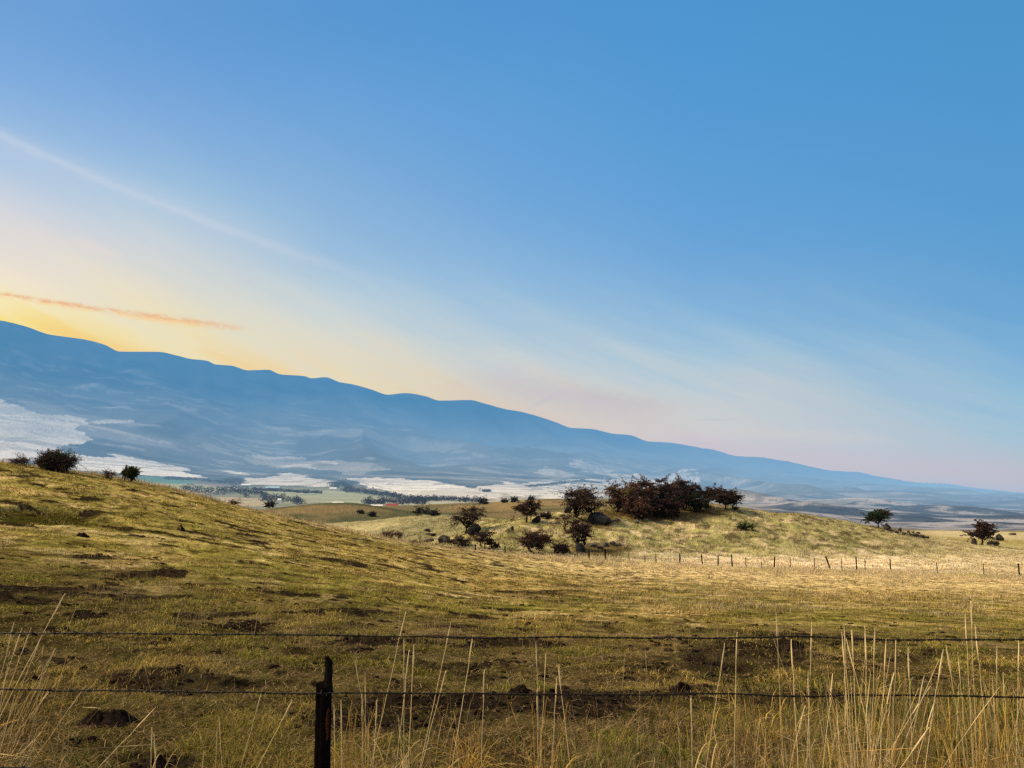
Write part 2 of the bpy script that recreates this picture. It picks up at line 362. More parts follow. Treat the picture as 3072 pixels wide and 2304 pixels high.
class MB:                                          # collects pieces of ONE mesh
    def __init__(s): s.v, s.q, s.t, s.c, s.n = [], [], [], [], 0
    def add(s, V, quads=None, tris=None, col=(.1, .1, .1)):
        V = np.asarray(V, float).reshape(-1, 3)
        s.v.append(V)
        if quads is not None and len(quads): s.q.append(np.asarray(quads) + s.n)
        if tris is not None and len(tris): s.t.append(np.asarray(tris) + s.n)
        s.c.append(np.broadcast_to(np.asarray(col, float), (len(V), 3)))
        s.n += len(V)
    def tube(s, pts, rad, col, sides=6, cap=True):
        pts = np.asarray(pts, float); n = len(pts)
        rad = np.full(n, rad) if np.isscalar(rad) else np.asarray(rad, float)
        d = np.gradient(pts, axis=0); d /= np.linalg.norm(d, axis=1)[:, None] + 1e-9
        ref = np.array([0, 0, 1.]) if abs(d[:, 2]).mean() < .8 else np.array([1., 0, 0])
        a = np.cross(d, ref); a /= np.linalg.norm(a, axis=1)[:, None] + 1e-9
        b = np.cross(d, a)
        th = np.arange(sides) * 2 * np.pi / sides
        ring = pts[:, None] + rad[:, None, None] * (np.cos(th)[None, :, None] * a[:, None] + np.sin(th)[None, :, None] * b[:, None])
        i, j = np.meshgrid(np.arange(n - 1), np.arange(sides), indexing='ij')
        j2 = (j + 1) % sides
        q = np.stack([i * sides + j, i * sides + j2, (i + 1) * sides + j2, (i + 1) * sides + j], -1).reshape(-1, 4)
        V = ring.reshape(-1, 3); t = None
        if cap:
            V = np.vstack([V, pts[0], pts[-1]])
            k = np.arange(sides); k2 = (k + 1) % sides
            t = np.vstack([np.stack([np.full(sides, n * sides), k2, k], 1), np.stack([np.full(sides, n * sides + 1), (n - 1) * sides + k, (n - 1) * sides + k2], 1)])
        s.add(V, q, t, col)
    def leaves(s, P, size, col, rng, aspect=1.6, var=.35):
        n = len(P)
        a = rng.normal(size=(n, 3)); a /= np.linalg.norm(a, axis=1)[:, None]
        b = np.cross(a, rng.normal(size=(n, 3))); b /= np.linalg.norm(b, axis=1)[:, None] + 1e-9
        sz = size * rng.uniform(.5, 1.3, n)[:, None]
        a, b = a * sz * aspect * .5, b * sz * .5
        V = np.stack([P - a, P + b, P + a, P - b], 1).reshape(-1, 3)
        q = np.arange(n * 4).reshape(n, 4)
        c = np.asarray(col, float)
        c = c if c.ndim == 2 else np.broadcast_to(c, (n, 3))
        c = c * rng.uniform(1 - var, 1 + var, (n, 1))
        s.add(V, q, None, np.repeat(c, 4, 0))
    def box(s, x0, x1, y0, y1, z0, z1, col):
        V = [(x, y, z) for x in (x0, x1) for y in (y0, y1) for z in (z0, z1)]
        s.add(V, [(0, 1, 3, 2), (4, 6, 7, 5), (0, 4, 5, 1), (2, 3, 7, 6), (0, 2, 6, 4), (1, 5, 7, 3)], None, col)
    def build(s, name, mat, parent=None, smoothf=False):
        return mk(name, np.vstack(s.v), np.vstack(s.q) if s.q else None, np.vstack(s.t) if s.t else None, np.vstack(s.c), mat, parent, smoothf)

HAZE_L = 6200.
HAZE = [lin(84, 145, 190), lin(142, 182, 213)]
def material(name, haze=False, noise=None, rough=.95, trans=0, bump=None, spec=0.0, scale=1.0):
    m = bpy.data.materials.new(name); m.use_nodes = True
    nt = m.node_tree; nd, lk = nt.nodes, nt.links
    nd.clear()
    out = nd.new('ShaderNodeOutputMaterial')
    at = nd.new('ShaderNodeAttribute'); at.attribute_name = 'tint'
    col = at.outputs['Color']
    tc = nd.new('ShaderNodeNewGeometry')
    if noise:
        for (sc, amt, det) in noise:
            nz = nd.new('ShaderNodeTexNoise'); nz.inputs['Scale'].default_value = sc; nz.inputs['Detail'].default_value = det
            nz.inputs['Roughness'].default_value = .65
            lk.new(tc.outputs['Position'], nz.inputs['Vector'])
            mr = nd.new('ShaderNodeMapRange'); mr.inputs[1].default_value = .28; mr.inputs[2].default_value = .72
            mr.inputs[3].default_value = 1 - amt; mr.inputs[4].default_value = 1 + amt
            lk.new(nz.outputs['Fac'], mr.inputs[0])
            mx = nd.new('ShaderNodeVectorMath'); mx.operation = 'SCALE'
            lk.new(col, mx.inputs[0]); lk.new(mr.outputs[0], mx.inputs['Scale'])
            col = mx.outputs[0]
    if spec > 0:
        sh = nd.new('ShaderNodeBsdfPrincipled'); sh.inputs['Roughness'].default_value = rough
        sh.inputs['Specular IOR Level'].default_value = spec
        lk.new(col, sh.inputs['Base Color'])
    else:
        sh = nd.new('ShaderNodeBsdfDiffuse'); lk.new(col, sh.inputs['Color'])
    if bump:
        nz = nd.new('ShaderNodeTexNoise'); nz.inputs['Scale'].default_value = bump[0]; nz.inputs['Detail'].default_value = 6
        lk.new(tc.outputs['Position'], nz.inputs['Vector'])
        bp = nd.new('ShaderNodeBump'); bp.inputs['Distance'].default_value = bump[1]; bp.inputs['Strength'].default_value = 1
        lk.new(nz.outputs['Fac'], bp.inputs['Height']); lk.new(bp.outputs[0], sh.inputs['Normal'])
    res = sh.outputs[0]
    if trans:
        tr = nd.new('ShaderNodeBsdfTranslucent'); lk.new(col, tr.inputs['Color'])
        mx = nd.new('ShaderNodeMixShader'); mx.inputs[0].default_value = trans
        lk.new(res, mx.inputs[1]); lk.new(tr.outputs[0], mx.inputs[2]); res = mx.outputs[0]
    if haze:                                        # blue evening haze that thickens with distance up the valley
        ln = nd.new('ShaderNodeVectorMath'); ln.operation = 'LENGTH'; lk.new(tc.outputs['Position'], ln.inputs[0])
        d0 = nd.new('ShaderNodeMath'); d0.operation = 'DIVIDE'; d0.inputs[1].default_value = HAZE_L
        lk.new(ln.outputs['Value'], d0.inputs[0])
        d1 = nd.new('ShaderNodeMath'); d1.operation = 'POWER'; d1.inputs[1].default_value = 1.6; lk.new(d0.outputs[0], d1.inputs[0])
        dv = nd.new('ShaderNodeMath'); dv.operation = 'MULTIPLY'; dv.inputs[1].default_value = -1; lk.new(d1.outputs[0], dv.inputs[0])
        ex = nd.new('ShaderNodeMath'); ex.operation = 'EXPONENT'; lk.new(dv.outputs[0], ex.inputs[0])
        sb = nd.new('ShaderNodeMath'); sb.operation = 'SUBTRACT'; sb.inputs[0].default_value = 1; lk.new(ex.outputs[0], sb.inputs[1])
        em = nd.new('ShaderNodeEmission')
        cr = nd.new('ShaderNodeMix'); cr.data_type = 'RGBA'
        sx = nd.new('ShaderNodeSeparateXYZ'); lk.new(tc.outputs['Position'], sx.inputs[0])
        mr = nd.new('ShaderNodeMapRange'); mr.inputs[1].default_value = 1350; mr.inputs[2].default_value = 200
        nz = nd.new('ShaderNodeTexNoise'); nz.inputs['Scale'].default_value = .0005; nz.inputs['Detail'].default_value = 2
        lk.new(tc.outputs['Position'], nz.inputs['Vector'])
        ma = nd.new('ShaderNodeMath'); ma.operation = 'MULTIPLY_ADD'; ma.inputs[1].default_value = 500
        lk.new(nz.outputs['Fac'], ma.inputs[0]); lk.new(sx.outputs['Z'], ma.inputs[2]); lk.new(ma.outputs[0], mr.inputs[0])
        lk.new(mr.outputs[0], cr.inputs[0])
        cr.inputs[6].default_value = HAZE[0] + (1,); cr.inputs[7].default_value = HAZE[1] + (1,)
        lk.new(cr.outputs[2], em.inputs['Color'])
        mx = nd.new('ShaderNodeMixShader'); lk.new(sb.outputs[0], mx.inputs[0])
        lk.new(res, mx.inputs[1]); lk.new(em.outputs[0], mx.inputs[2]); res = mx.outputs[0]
    lk.new(res, out.inputs['Surface'])
    return m
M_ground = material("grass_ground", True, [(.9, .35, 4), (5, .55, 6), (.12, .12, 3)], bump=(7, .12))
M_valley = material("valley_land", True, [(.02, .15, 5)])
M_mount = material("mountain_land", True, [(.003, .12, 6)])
M_leaf = material("leaves", True, None, trans=.25)
M_grass = material("grass_blades", False, None, trans=.35)
M_bark = material("bark", True, [(14, .4, 4)])
M_rock = material("lichen_rock", True, [(3, .5, 6), (12, .3, 4)], bump=(6, .08))
M_wood = material("weathered_post_wood", False, [(60, .5, 5)], bump=(90, .006))
M_wire = material("rusted_wire", False, [(80, .4, 3)], rough=.6, spec=.3)
M_dirt = material("dark_soil", False, [(20, .5, 6)], bump=(25, .03))
M_bldg = material("painted_boards", True, [(.5, .08, 2)])

# ------------------------------------------------------------------ ground, valley, mountains
def sheet(name, r0, r1, mat):
    n = len(SG)
    V = np.stack([X[r0:r1], Y[r0:r1], Z[r0:r1] + CAMZ], -1).reshape(-1, 3)
    i, j = np.meshgrid(np.arange(r1 - r0 - 1), np.arange(n - 1), indexing='ij')
    q = np.stack([i * n + j, i * n + j + 1, (i + 1) * n + j + 1, (i + 1) * n + j], -1).reshape(-1, 4)
    return tag(mk(name, V, q, None, T[r0:r1].reshape(-1, 3), mat, None, True), kind='structure')
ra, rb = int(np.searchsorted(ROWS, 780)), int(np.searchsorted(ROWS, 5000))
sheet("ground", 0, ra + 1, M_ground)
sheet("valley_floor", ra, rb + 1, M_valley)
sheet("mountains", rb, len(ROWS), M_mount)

# ------------------------------------------------------------------ grass
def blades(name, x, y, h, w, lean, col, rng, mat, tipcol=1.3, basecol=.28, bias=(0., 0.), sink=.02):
    n = len(x)
    z = height(x, y) - sink
    az = rng.uniform(0, 2 * np.pi, n)
    wx, wy = np.cos(az) * w / 2, np.sin(az) * w / 2
    la = rng.uniform(0, 2 * np.pi, n)
    lx, ly_ = np.cos(la) * lean * h + bias[0] * h, np.sin(la) * lean * h + bias[1] * h
    V = np.empty((n, 5, 3))
    V[:, 0] = np.stack([x - wx, y - wy, z], 1); V[:, 1] = np.stack([x + wx, y + wy, z], 1)
    mx, my, mz = x + lx * .38, y + ly_ * .38, z + h * .6
    V[:, 2] = np.stack([mx + wx * .75, my + wy * .75, mz], 1); V[:, 3] = np.stack([mx - wx * .75, my - wy * .75, mz], 1)
    V[:, 4] = np.stack([x + lx, y + ly_, z + h * np.sqrt(np.clip(1 - lean ** 2 * .5, .2, 1))], 1)
    k = np.arange(n)[:, None] * 5
    c = np.empty((n, 5, 3)); c[:, :2] = (col * basecol)[:, None]; c[:, 2:4] = col[:, None]; c[:, 4] = col * tipcol  # blade feet darkened in colour to stand in for shade among stems
    return mk(name, V.reshape(-1, 3), k + np.array([0, 1, 2, 3]), k + np.array([3, 2, 4]), c.reshape(-1, 3), mat)
def scatter(n, y0, y1, s0, s1, rng, p=0.):
    y = np.exp(rng.uniform(math.log(y0), math.log(y1), n)) if p == 0 else y0 * (y1 / y0) ** (rng.uniform(0, 1, n) ** p)
    return rng.uniform(s0, s1, n) * y, y
rng = np.random.default_rng(3)
GREEN, DRY, RUST = c_(.21, .24, .03), c_(.62, .46, .18), c_(.20, .12, .04)
# short grazed turf
x, y = scatter(480000, 5.2, 60, -.78, .78, rng, 1.0)
dm = lookup(DM, x, y); keep = rng.uniform(size=len(x)) > np.maximum(smooth(.15, .6, dm) * .93, .93 * smooth(.44, .58, fbm(x / .33, y / .5, 4, 97)) * (1 - .5 * smooth(14, 35, y)))
x, y = x[keep], y[keep]
pn, pg = fbm(x / 1.1, y / 1.6, 4, 91), fbm(x / 3, y / 4, 3, 92)
base = mix(np.zeros((len(x), 3)) + c_(.255, .265, .040), c_(.48, .36, .11), smooth(.42, .62, fbm(x / 2.4, y / 3.4, 4, 98)))
base = mix(base, lookup(T, x, y), smooth(20, 40, y) * .8)
u = rng.uniform(size=len(x))
col = base * 1.35 * (.55 + .9 * vnoise(x / .12, y / .16, 5))[:, None]
k = smooth(.36, .54, pg) * .8 * (1 - .7 * smooth(20, 40, y)); col = mix(col, GREEN, k * (u < .7))
k = ((u > .78 - .3 * smooth(.45, .65, pn)) * .8).astype(float); col = mix(col, DRY * .8, k)
col *= rng.uniform(.25, 1.55, (len(x), 1)) * c_(.98, .97, .82) * (.78 + .22 * smooth(7, 14, y))[:, None]
hh = rng.uniform(.025, .085, len(x)) * (.5 + 1.3 * smooth(.4, .7, pn)) * (1 + .3 * smooth(25, 45, y))
w = np.maximum(.005, y * .00075) * rng.uniform(.6, 1.5, len(x))
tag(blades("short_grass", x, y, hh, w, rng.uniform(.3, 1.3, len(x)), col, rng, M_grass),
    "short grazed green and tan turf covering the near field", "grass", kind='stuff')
# litter of flat straw pieces
x, y = scatter(60000, 5.2, 22, -.78, .78, rng, 1.1)
keep = rng.uniform(size=len(x)) > .88 * smooth(.2, .55, lookup(DM, x, y)); x, y = x[keep], y[keep]
col = mix(np.zeros((len(x), 3)) + c_(.60, .45, .22), c_(.20, .12, .06), rng.uniform(size=len(x))) * rng.uniform(.5, 1.3, (len(x), 1))
tag(blades("straw_litter", x, y, rng.uniform(.02, .05, len(x)), np.maximum(.004, y * .0006), rng.uniform(1, 6, len(x)), col, rng, M_grass, 1, .9, sink=0),
    "fallen straw and twig litter lying over the near field", "straw", kind='stuff')
# taller rough grass along the fence line and over the right foreground
x, y = scatter(64000, 4.4, 11, -.78, .78, rng, 1.3)
s_ = x / y
pr = fbm(x / .6, y / .6, 3, 93)
wgt = np.clip((.03 + .75 * smooth(.15, .45, s_)) * smooth(.40, .62, pr) + .28 * (1 - smooth(5.5, 6.6, y)) * smooth(.47, .6, pr), 0, 1) * np.clip(1 - 1.6 * lookup(DM, x, y), 0, 1)
keep = rng.uniform(size=len(x)) < wgt
x, y, pr = x[keep], y[keep], pr[keep]
gold = fbm(x / .9, y / .9, 3, 94)
col = mix(np.zeros((len(x), 3)) + c_(.21, .24, .042), c_(.60, .42, .12), smooth(.42, .58, gold))
col = mix(col, c_(.10, .13, .03), (rng.uniform(size=len(x)) < .3).astype(float)) * np.where(rng.uniform(size=(len(x), 1)) < .3, rng.uniform(1.1, 1.9, (len(x), 1)), rng.uniform(.15, .8, (len(x), 1)))
hh = rng.uniform(.06, .26, len(x)) * (.5 + .8 * smooth(.4, .7, pr)) * (.7 + .5 * smooth(0, .4, x / y))
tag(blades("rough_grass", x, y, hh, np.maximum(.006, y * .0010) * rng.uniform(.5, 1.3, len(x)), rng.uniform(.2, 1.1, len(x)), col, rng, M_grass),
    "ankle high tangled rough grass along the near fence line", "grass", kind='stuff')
# straw over the middle of the field, the crest and the far fence line
n = 150000
s_ = rng.uniform(-.78, .78, n)
yc = np.interp(s_, SG, cy[8])
y = yc * np.exp(np.where(rng.uniform(size=n) < .55, rng.normal(-.02, .10, n), rng.uniform(-1.1, .16, n)))
x = s_ * y
rw = smooth(-.15, .25, s_)
keep = rng.uniform(size=n) < np.clip(.25 + .75 * rw - .55 * lookup(hollow_shade, x, y), 0, 1) * (.25 + .75 * smooth(.4, .6, fbm(x / 3, y / 5, 3, 95)))
x, y, s_ = x[keep], y[keep], s_[keep]
dl = np.log(y) - np.log(np.interp(s_, SG, cy[8])); rw = smooth(-.15, .25, s_)
edge = np.exp(-(dl / .10) ** 2)
hh = (.08 + .10 * rw + (.34 * edge * (1 - .45 * rw)) * rng.uniform(.2, 1.25, len(x))) * rng.uniform(.5, 1.3, len(x))
col = mix(np.zeros((len(x), 3)) + c_(.46, .32, .13), c_(.88, .73, .45), np.clip(rw * .7 + edge * .6, 0, 1)) * rng.uniform(.5, 1.3, (len(x), 1)) * (1 - (.5 - .3 * rw * edge) * smooth(.50, .64, lookup(n4, x, y)))[:, None] 
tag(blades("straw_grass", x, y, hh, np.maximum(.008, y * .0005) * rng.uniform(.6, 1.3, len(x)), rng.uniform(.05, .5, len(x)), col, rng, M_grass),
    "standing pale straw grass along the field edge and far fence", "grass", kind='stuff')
# tussocks on the knoll
n = 90000
x, y = scatter(n, 95, 185, -.15, .80, rng)
keep = rng.uniform(size=n) < smooth(.40, .58, fbm(x / 2.0, y / 3.0, 4, 62))
x, y = x[keep], y[keep]
col = lookup(T, x, y) * rng.uniform(.5, 1.6, (len(x), 1))
tag(blades("knoll_grass", x, y, rng.uniform(.15, .45, len(x)), .07 * rng.uniform(.6, 1.4, len(x)), rng.uniform(.2, .9, len(x)), col, rng, M_grass),
    "tussocky green and tan grass covering the knoll", "grass", kind='stuff')
# scattered dark clods over the field
def clod_mesh(mb, x, y, r, hgt, rng, col):
    th = np.linspace(0, 2 * np.pi, 8, endpoint=False) + rng.uniform(0, 1)
    rr = r * rng.uniform(.6, 1.25, 8)
    o = np.stack([x + np.cos(th) * rr, y + np.sin(th) * rr, height(x + np.cos(th) * rr, y + np.sin(th) * rr) - .02], 1)
    r2 = rr * rng.uniform(.45, .75, 8)
    ix, iy = x + np.cos(th + .3) * r2, y + np.sin(th + .3) * r2
    i_ = np.stack([ix, iy, height(ix, iy) + hgt * rng.uniform(.5, 1.1, 8)], 1)
    k = np.arange(8); k2 = (k + 1) % 8
    mb.add(np.vstack([o, i_, [[x, y, float(height(x, y)) + hgt * .95]]]), np.stack([k, k2, k2 + 8, k + 8], 1), np.stack([k + 8, k2 + 8, np.full(8, 16)], 1), col)
mb = MB()
x, y = scatter(330, 9, 75, -.75, .6, rng, .8)
for a, b in zip(x, y):
    if b < float(np.interp(a / b, SG, cy[8])) * .95:
        for _ in range(random.randint(1, 4)):
            r = rng.uniform(.04, .13)
            clod_mesh(mb, a + rng.normal(0, .35), b + rng.normal(0, .15), r, r * .35, rng, c_(.02, .014, .010) * rng.uniform(.6, 1.8))
x, y = scatter(5200, 5.3, 40, -.75, .75, rng, 1.1)
for a, b in zip(x, y):
    if float(lookup(DM, a, b)) > .35:
        r = rng.uniform(.012, .05) * (1 + b / 40)
        clod_mesh(mb, a, b, r, r * .5, rng, c_(.015, .010, .008) * rng.uniform(.4, 2.2))
tag(mb.build("soil_clods", M_dirt), "small dark clods of turned soil scattered over the field", "soil", kind='stuff')

# named mounds of fresh soil
def mound(label, u, v, wpx, hpx, seed, group=None):
    x, y, z = hit(u, v, 5, 80); r = np.random.default_rng(seed)
    k = mpp(y); W, H = wpx * k / 2, hpx * k
    n, m = 40, 14
    th, rr = np.meshgrid(np.linspace(0, 2 * np.pi, n, endpoint=False), np.linspace(0, 1, m))
    px, py = np.cos(th) * rr * W, np.sin(th) * rr * W * .8
    wob = fbm(px / W * 2.6 + seed, py / W * 2.6, 4, seed); edge_ = .8 + .4 * fbm(np.cos(th) * 1.7 + seed, np.sin(th) * 1.7, 3, seed); px, py = px * edge_, py * edge_
    hz = H * np.clip(1 - rr ** 1.9, 0, 1) * (.2 + 1.5 * wob) + (fbm(px / .06 + 9, py / .06, 4, seed) - .5) * H * .7 * (1 - rr ** 3)
    gz = height(x + px, y + py) - z
    V = np.stack([px, py, gz + hz - .02 * rr], -1).reshape(-1, 3)
    i, j = np.meshgrid(np.arange(m - 1), np.arange(n), indexing='ij'); j2 = (j + 1) % n
    q = np.stack([i * n + j, (i + 1) * n + j, (i + 1) * n + j2, i * n + j2], -1).reshape(-1, 4)
    o = mk("dirt_mound", V, q, None, c_(.015, .0105, .0085) * r.uniform(.5, 1.7, (len(V), 1)), M_dirt, None, False)
    o.location = (x, y, z)
    return tag(o, label, "dirt mound", group)
mound("large dark dirt mound left of the broken fence post, below the second wire", 108, 724, 56, 13, 1)
mound("dark lump of soil near the left edge, just above the second wire", 34, 682, 14, 8, 2)
mound("dark soil hump above the second wire near the middle of the fence", 520, 695, 24, 8, 3)
mound("reddish dark soil hump above the second wire, right of the middle", 683, 694, 26, 8, 4)
mound("dark soil heap at the very bottom, between post and left corner", 158, 768, 32, 8, 5)
mound("flat dark mound on the left slope below the green bush", 83, 537, 14, 4, 6)
mound("small dark mound alone on the slope, right of the dark hollow", 181, 531, 10, 4.5, 7)
mound("brown mound lying in the bare soil above the top wire, right side", 790, 648, 36, 7, 8)

# ------------------------------------------------------------------ near barbed wire fence
FY = 4.4
fence = tag(empty("barbed_wire_fence", (-1.05, FY, float(height(-1.05, FY)))), "three strand barbed wire fence with short broken wooden post in front", "fence")
fl = np.array(fence.location)
def barbed(zc, slp, seed):
    r = np.random.default_rng(seed); mb = MB()
    t = np.arange(-6.2, 6.2, .012)
    wob = (fbm(t / .55, t * 0 + seed, 4, seed, .6) - .5) * .03 + np.where(True, -.02 * (1 - ((t - .6) / 5) ** 2) * .6, 0)
    for ph in (0, np.pi):
        a = t * 2 * np.pi / .085 + ph
        mb.tube(np.stack([t - fl[0], np.cos(a) * .0032, zc + CAMZ + slp * t + wob + np.sin(a) * .0032 - fl[2]], 1), .0029, c_(.008, .006, .006), 5)
    xb = -6.0
    while xb < 6.1:
        zb = zc + CAMZ + slp * xb + float(np.interp(xb, t, wob)) - fl[2]
        for k in range(2):
            d = r.normal(size=3); d[0] *= .5; d /= np.linalg.norm(d)
            p = np.array([xb - fl[0] + k * .009, 0, zb])
            mb.tube([p - d * .021, p, p + d * .021], [.0008, .0026, .0008], c_(.010, .008, .007), 4)
        th = np.linspace(0, 4 * np.pi, 18)
        mb.tube(np.stack([xb - fl[0] - .002 + th * .0011, np.cos(th) * .0062, zb + np.sin(th) * .0062], 1), .0022, c_(.009, .007, .006), 4)
        xb += .115 + r.uniform(-.012, .012)
    return mb.build("wire", M_wire, fence)
barbed(-.845, -.0042, 1); barbed(-1.158, -.0050, 2); barbed(-1.598, -.016, 3)
def post(px, top, broken, seed):
    r = np.random.default_rng(seed); mb = MB()
    g = float(height(px, FY)) - fl[2]
    n = 20; th = np.linspace(0, 2 * np.pi, n, endpoint=False)
    prof = .038 * (1 + .10 * np.sin(2 * th + 1) + .07 * np.sin(5 * th + 2) + .05 * r.normal(size=n))
    zs = np.concatenate([np.linspace(g - .5, top - .03, 26), [top]])
    V = []
    for i, zz in enumerate(zs):
        tw = prof * (1.05 - .05 * (zz - g) / (top - g)) * (1 + .03 * r.normal(size=n) * .6)
        jag = r.uniform(-.025, .012, n) if i == len(zs) - 1 else 0
        V.append(np.stack([px - fl[0] + np.cos(th) * tw + .012 * (1 - (zz - g) / (top - g)), .03 + np.sin(th) * tw, np.full(n, zz) + jag], 1))
    V = np.array(V); i, j = np.meshgrid(np.arange(len(zs) - 1), np.arange(n), indexing='ij'); j2 = (j + 1) % n
    q = np.stack([i * n + j, i * n + j2, (i + 1) * n + j2, (i + 1) * n + j], -1).reshape(-1, 4)
    VV = np.vstack([V.reshape(-1, 3), V[-1].mean(0)[None] - [[0, 0, .02]]]); k = np.arange(n)
    t = np.stack([(len(zs) - 1) * n + k, (len(zs) - 1) * n + (k + 1) % n, np.full(n, len(VV) - 1)], 1)
    mb.add(VV, q, t, c_(.0075, .0058, .005))
    o = mb.build("post", M_wood, fence, False)
    if broken:                                     # jagged splinter left standing on the right half
        sp = MB(); m = 8; t8 = np.linspace(0, 2 * np.pi, m, endpoint=False)
        rows = []
        for f_ in np.linspace(0, 1, 9):
            ww, dd = .024 * (1 - .15 * f_), .030 * (1 - .25 * f_)
            top_j = r.uniform(-.03, .03, m) if f_ == 1 else 0
            rows.append(np.stack([.001 + np.cos(t8) * ww * (1 + .1 * r.normal(size=m)) - .006 * f_, .03 + np.sin(t8) * dd, np.full(m, top - .06 + f_ * .19) + top_j], 1))
        rows = np.array(rows); i, j = np.meshgrid(np.arange(8), np.arange(m), indexing='ij'); j2 = (j + 1) % m
        VV = np.vstack([rows.reshape(-1, 3), rows[-1].mean(0)[None]]); k = np.arange(m)
        sp.add(VV, np.stack([i * m + j, i * m + j2, (i + 1) * m + j2, (i + 1) * m + j], -1).reshape(-1, 4), np.stack([64 + k, 64 + (k + 1) % m, np.full(m, 72)], 1), c_(.010, .010, .008))
        sp.build("splinter", M_wood, o)
        ex = MB()                                  # strip of raw reddish wood on the front face
        rows = []
        for f_ in np.linspace(0, 1, 12):
            hw = .008 * math.sin(math.pi * min(1, .12 + f_ * .8)) + .002
            xx = .012 + .002 * r.normal()
            zz = top - .13 - f_ * .17
            rows.append([[xx - hw, -.0145, zz], [xx, -.0165, zz], [xx + hw, -.0145, zz]])
        rows = np.array(rows).reshape(-1, 3)
        qq = [(a * 3 + b, a * 3 + b + 1, a * 3 + 4 + b, a * 3 + 3 + b) for a in range(11) for b in range(2)]
        ex.add(rows, qq, None, c_(.05, .017, .007))
        tag(ex.build("split_face", M_wood, o), "strip of raw reddish wood exposed down the post")
    for zz in (-1.158, ):
        st = MB(); th = np.linspace(0, np.pi, 8)
        st.tube(np.stack([.0 + px - fl[0] + np.zeros(8), -.012 - np.sin(th) * .008, zz + CAMZ - fl[2] + np.cos(th) * .012], 1), .002, c_(.03, .025, .022), 4)
        st.build("staple", M_wire, o)
    return o
post(-1.079, -1.112 + CAMZ - fl[2], True, 3)
for px in (-6.0, 4.1 + 1.5):
    post(px, -.72 + CAMZ - fl[2], False, int(px * 3) % 50 + 50)

# ------------------------------------------------------------------ tall dry grass clumps by the fence
def ray_pt(u, v, y):
    return np.array([float(side(u, v)) * y, y, float(slope(v)) * y + CAMZ])
def stalk(mb, heads, top, base, y, rng, thick=.0021, col=None, head=True, bend=0., ybase=None):
    """a culm whose top and foot are seen in directions top and base; the foot is run on down to the soil"""
    P1, P0 = ray_pt(*top, y), ray_pt(*base, ybase or y)
    d = P1 - P0
    g = float(height(P0[0], P0[1]))
    if P0[2] > g:
        k = (P0[2] - g) / max(d[2], .05)
        P0 = P0 - d * min(k, 1.2); P0[2] = g
    t = np.linspace(0, 1, 12)[:, None]
    pts = P0 + (P1 - P0) * t + np.array([bend, bend * .4, 0]) * (t * (1 - t)) * 4 + rng.normal(0, .0025, (12, 3)) * t
    col = c_(.98, .83, .50) * rng.uniform(.75, 1.02) if col is None else col
    cc = col[None] * np.linspace(.65, 1.1, 12)[:, None]
    n0 = mb.n
    mb.tube(pts, np.linspace(thick, thick * .45, 12), col, 4, False)
    mb.c[-1] = np.repeat(cc, 4, 0)
    if head:
        L = np.linalg.norm(P1 - P0)
        f0 = max(.72, 1 - .17 / max(L, .2))
        tt = np.linspace(f0, 1.0, 8)[:, None]
        hp = P0 + (P1 - P0) * tt + np.array([bend, bend * .4, 0]) * (tt * (1 - tt)) * 4
        heads.tube(hp, thick * np.array([.5, 1.0, 1.35, 1.4, 1.4, 1.15, .8, .25]), col * 1.1, 5)
def arch_leaf(mb, P0, dirx, diry, L, rise, col, w=.005):
    t = np.linspace(0, 1, 10)
    p = np.stack([P0[0] + dirx * L * t, P0[1] + diry * L * t, P0[2] + rise * (t * 1.9 - 1.35 * t * t)], 1)
    ww = w * (1 - t ** 2 * .9)
    V = np.stack([p - np.stack([ww * diry, -ww * dirx, ww * 0], 1), p + np.stack([ww * diry, -ww * dirx, ww * 0], 1)], 1).reshape(-1, 3)
    mb.add(V, [(2 * i, 2 * i + 1, 2 * i + 3, 2 * i + 2) for i in range(9)], None, col)
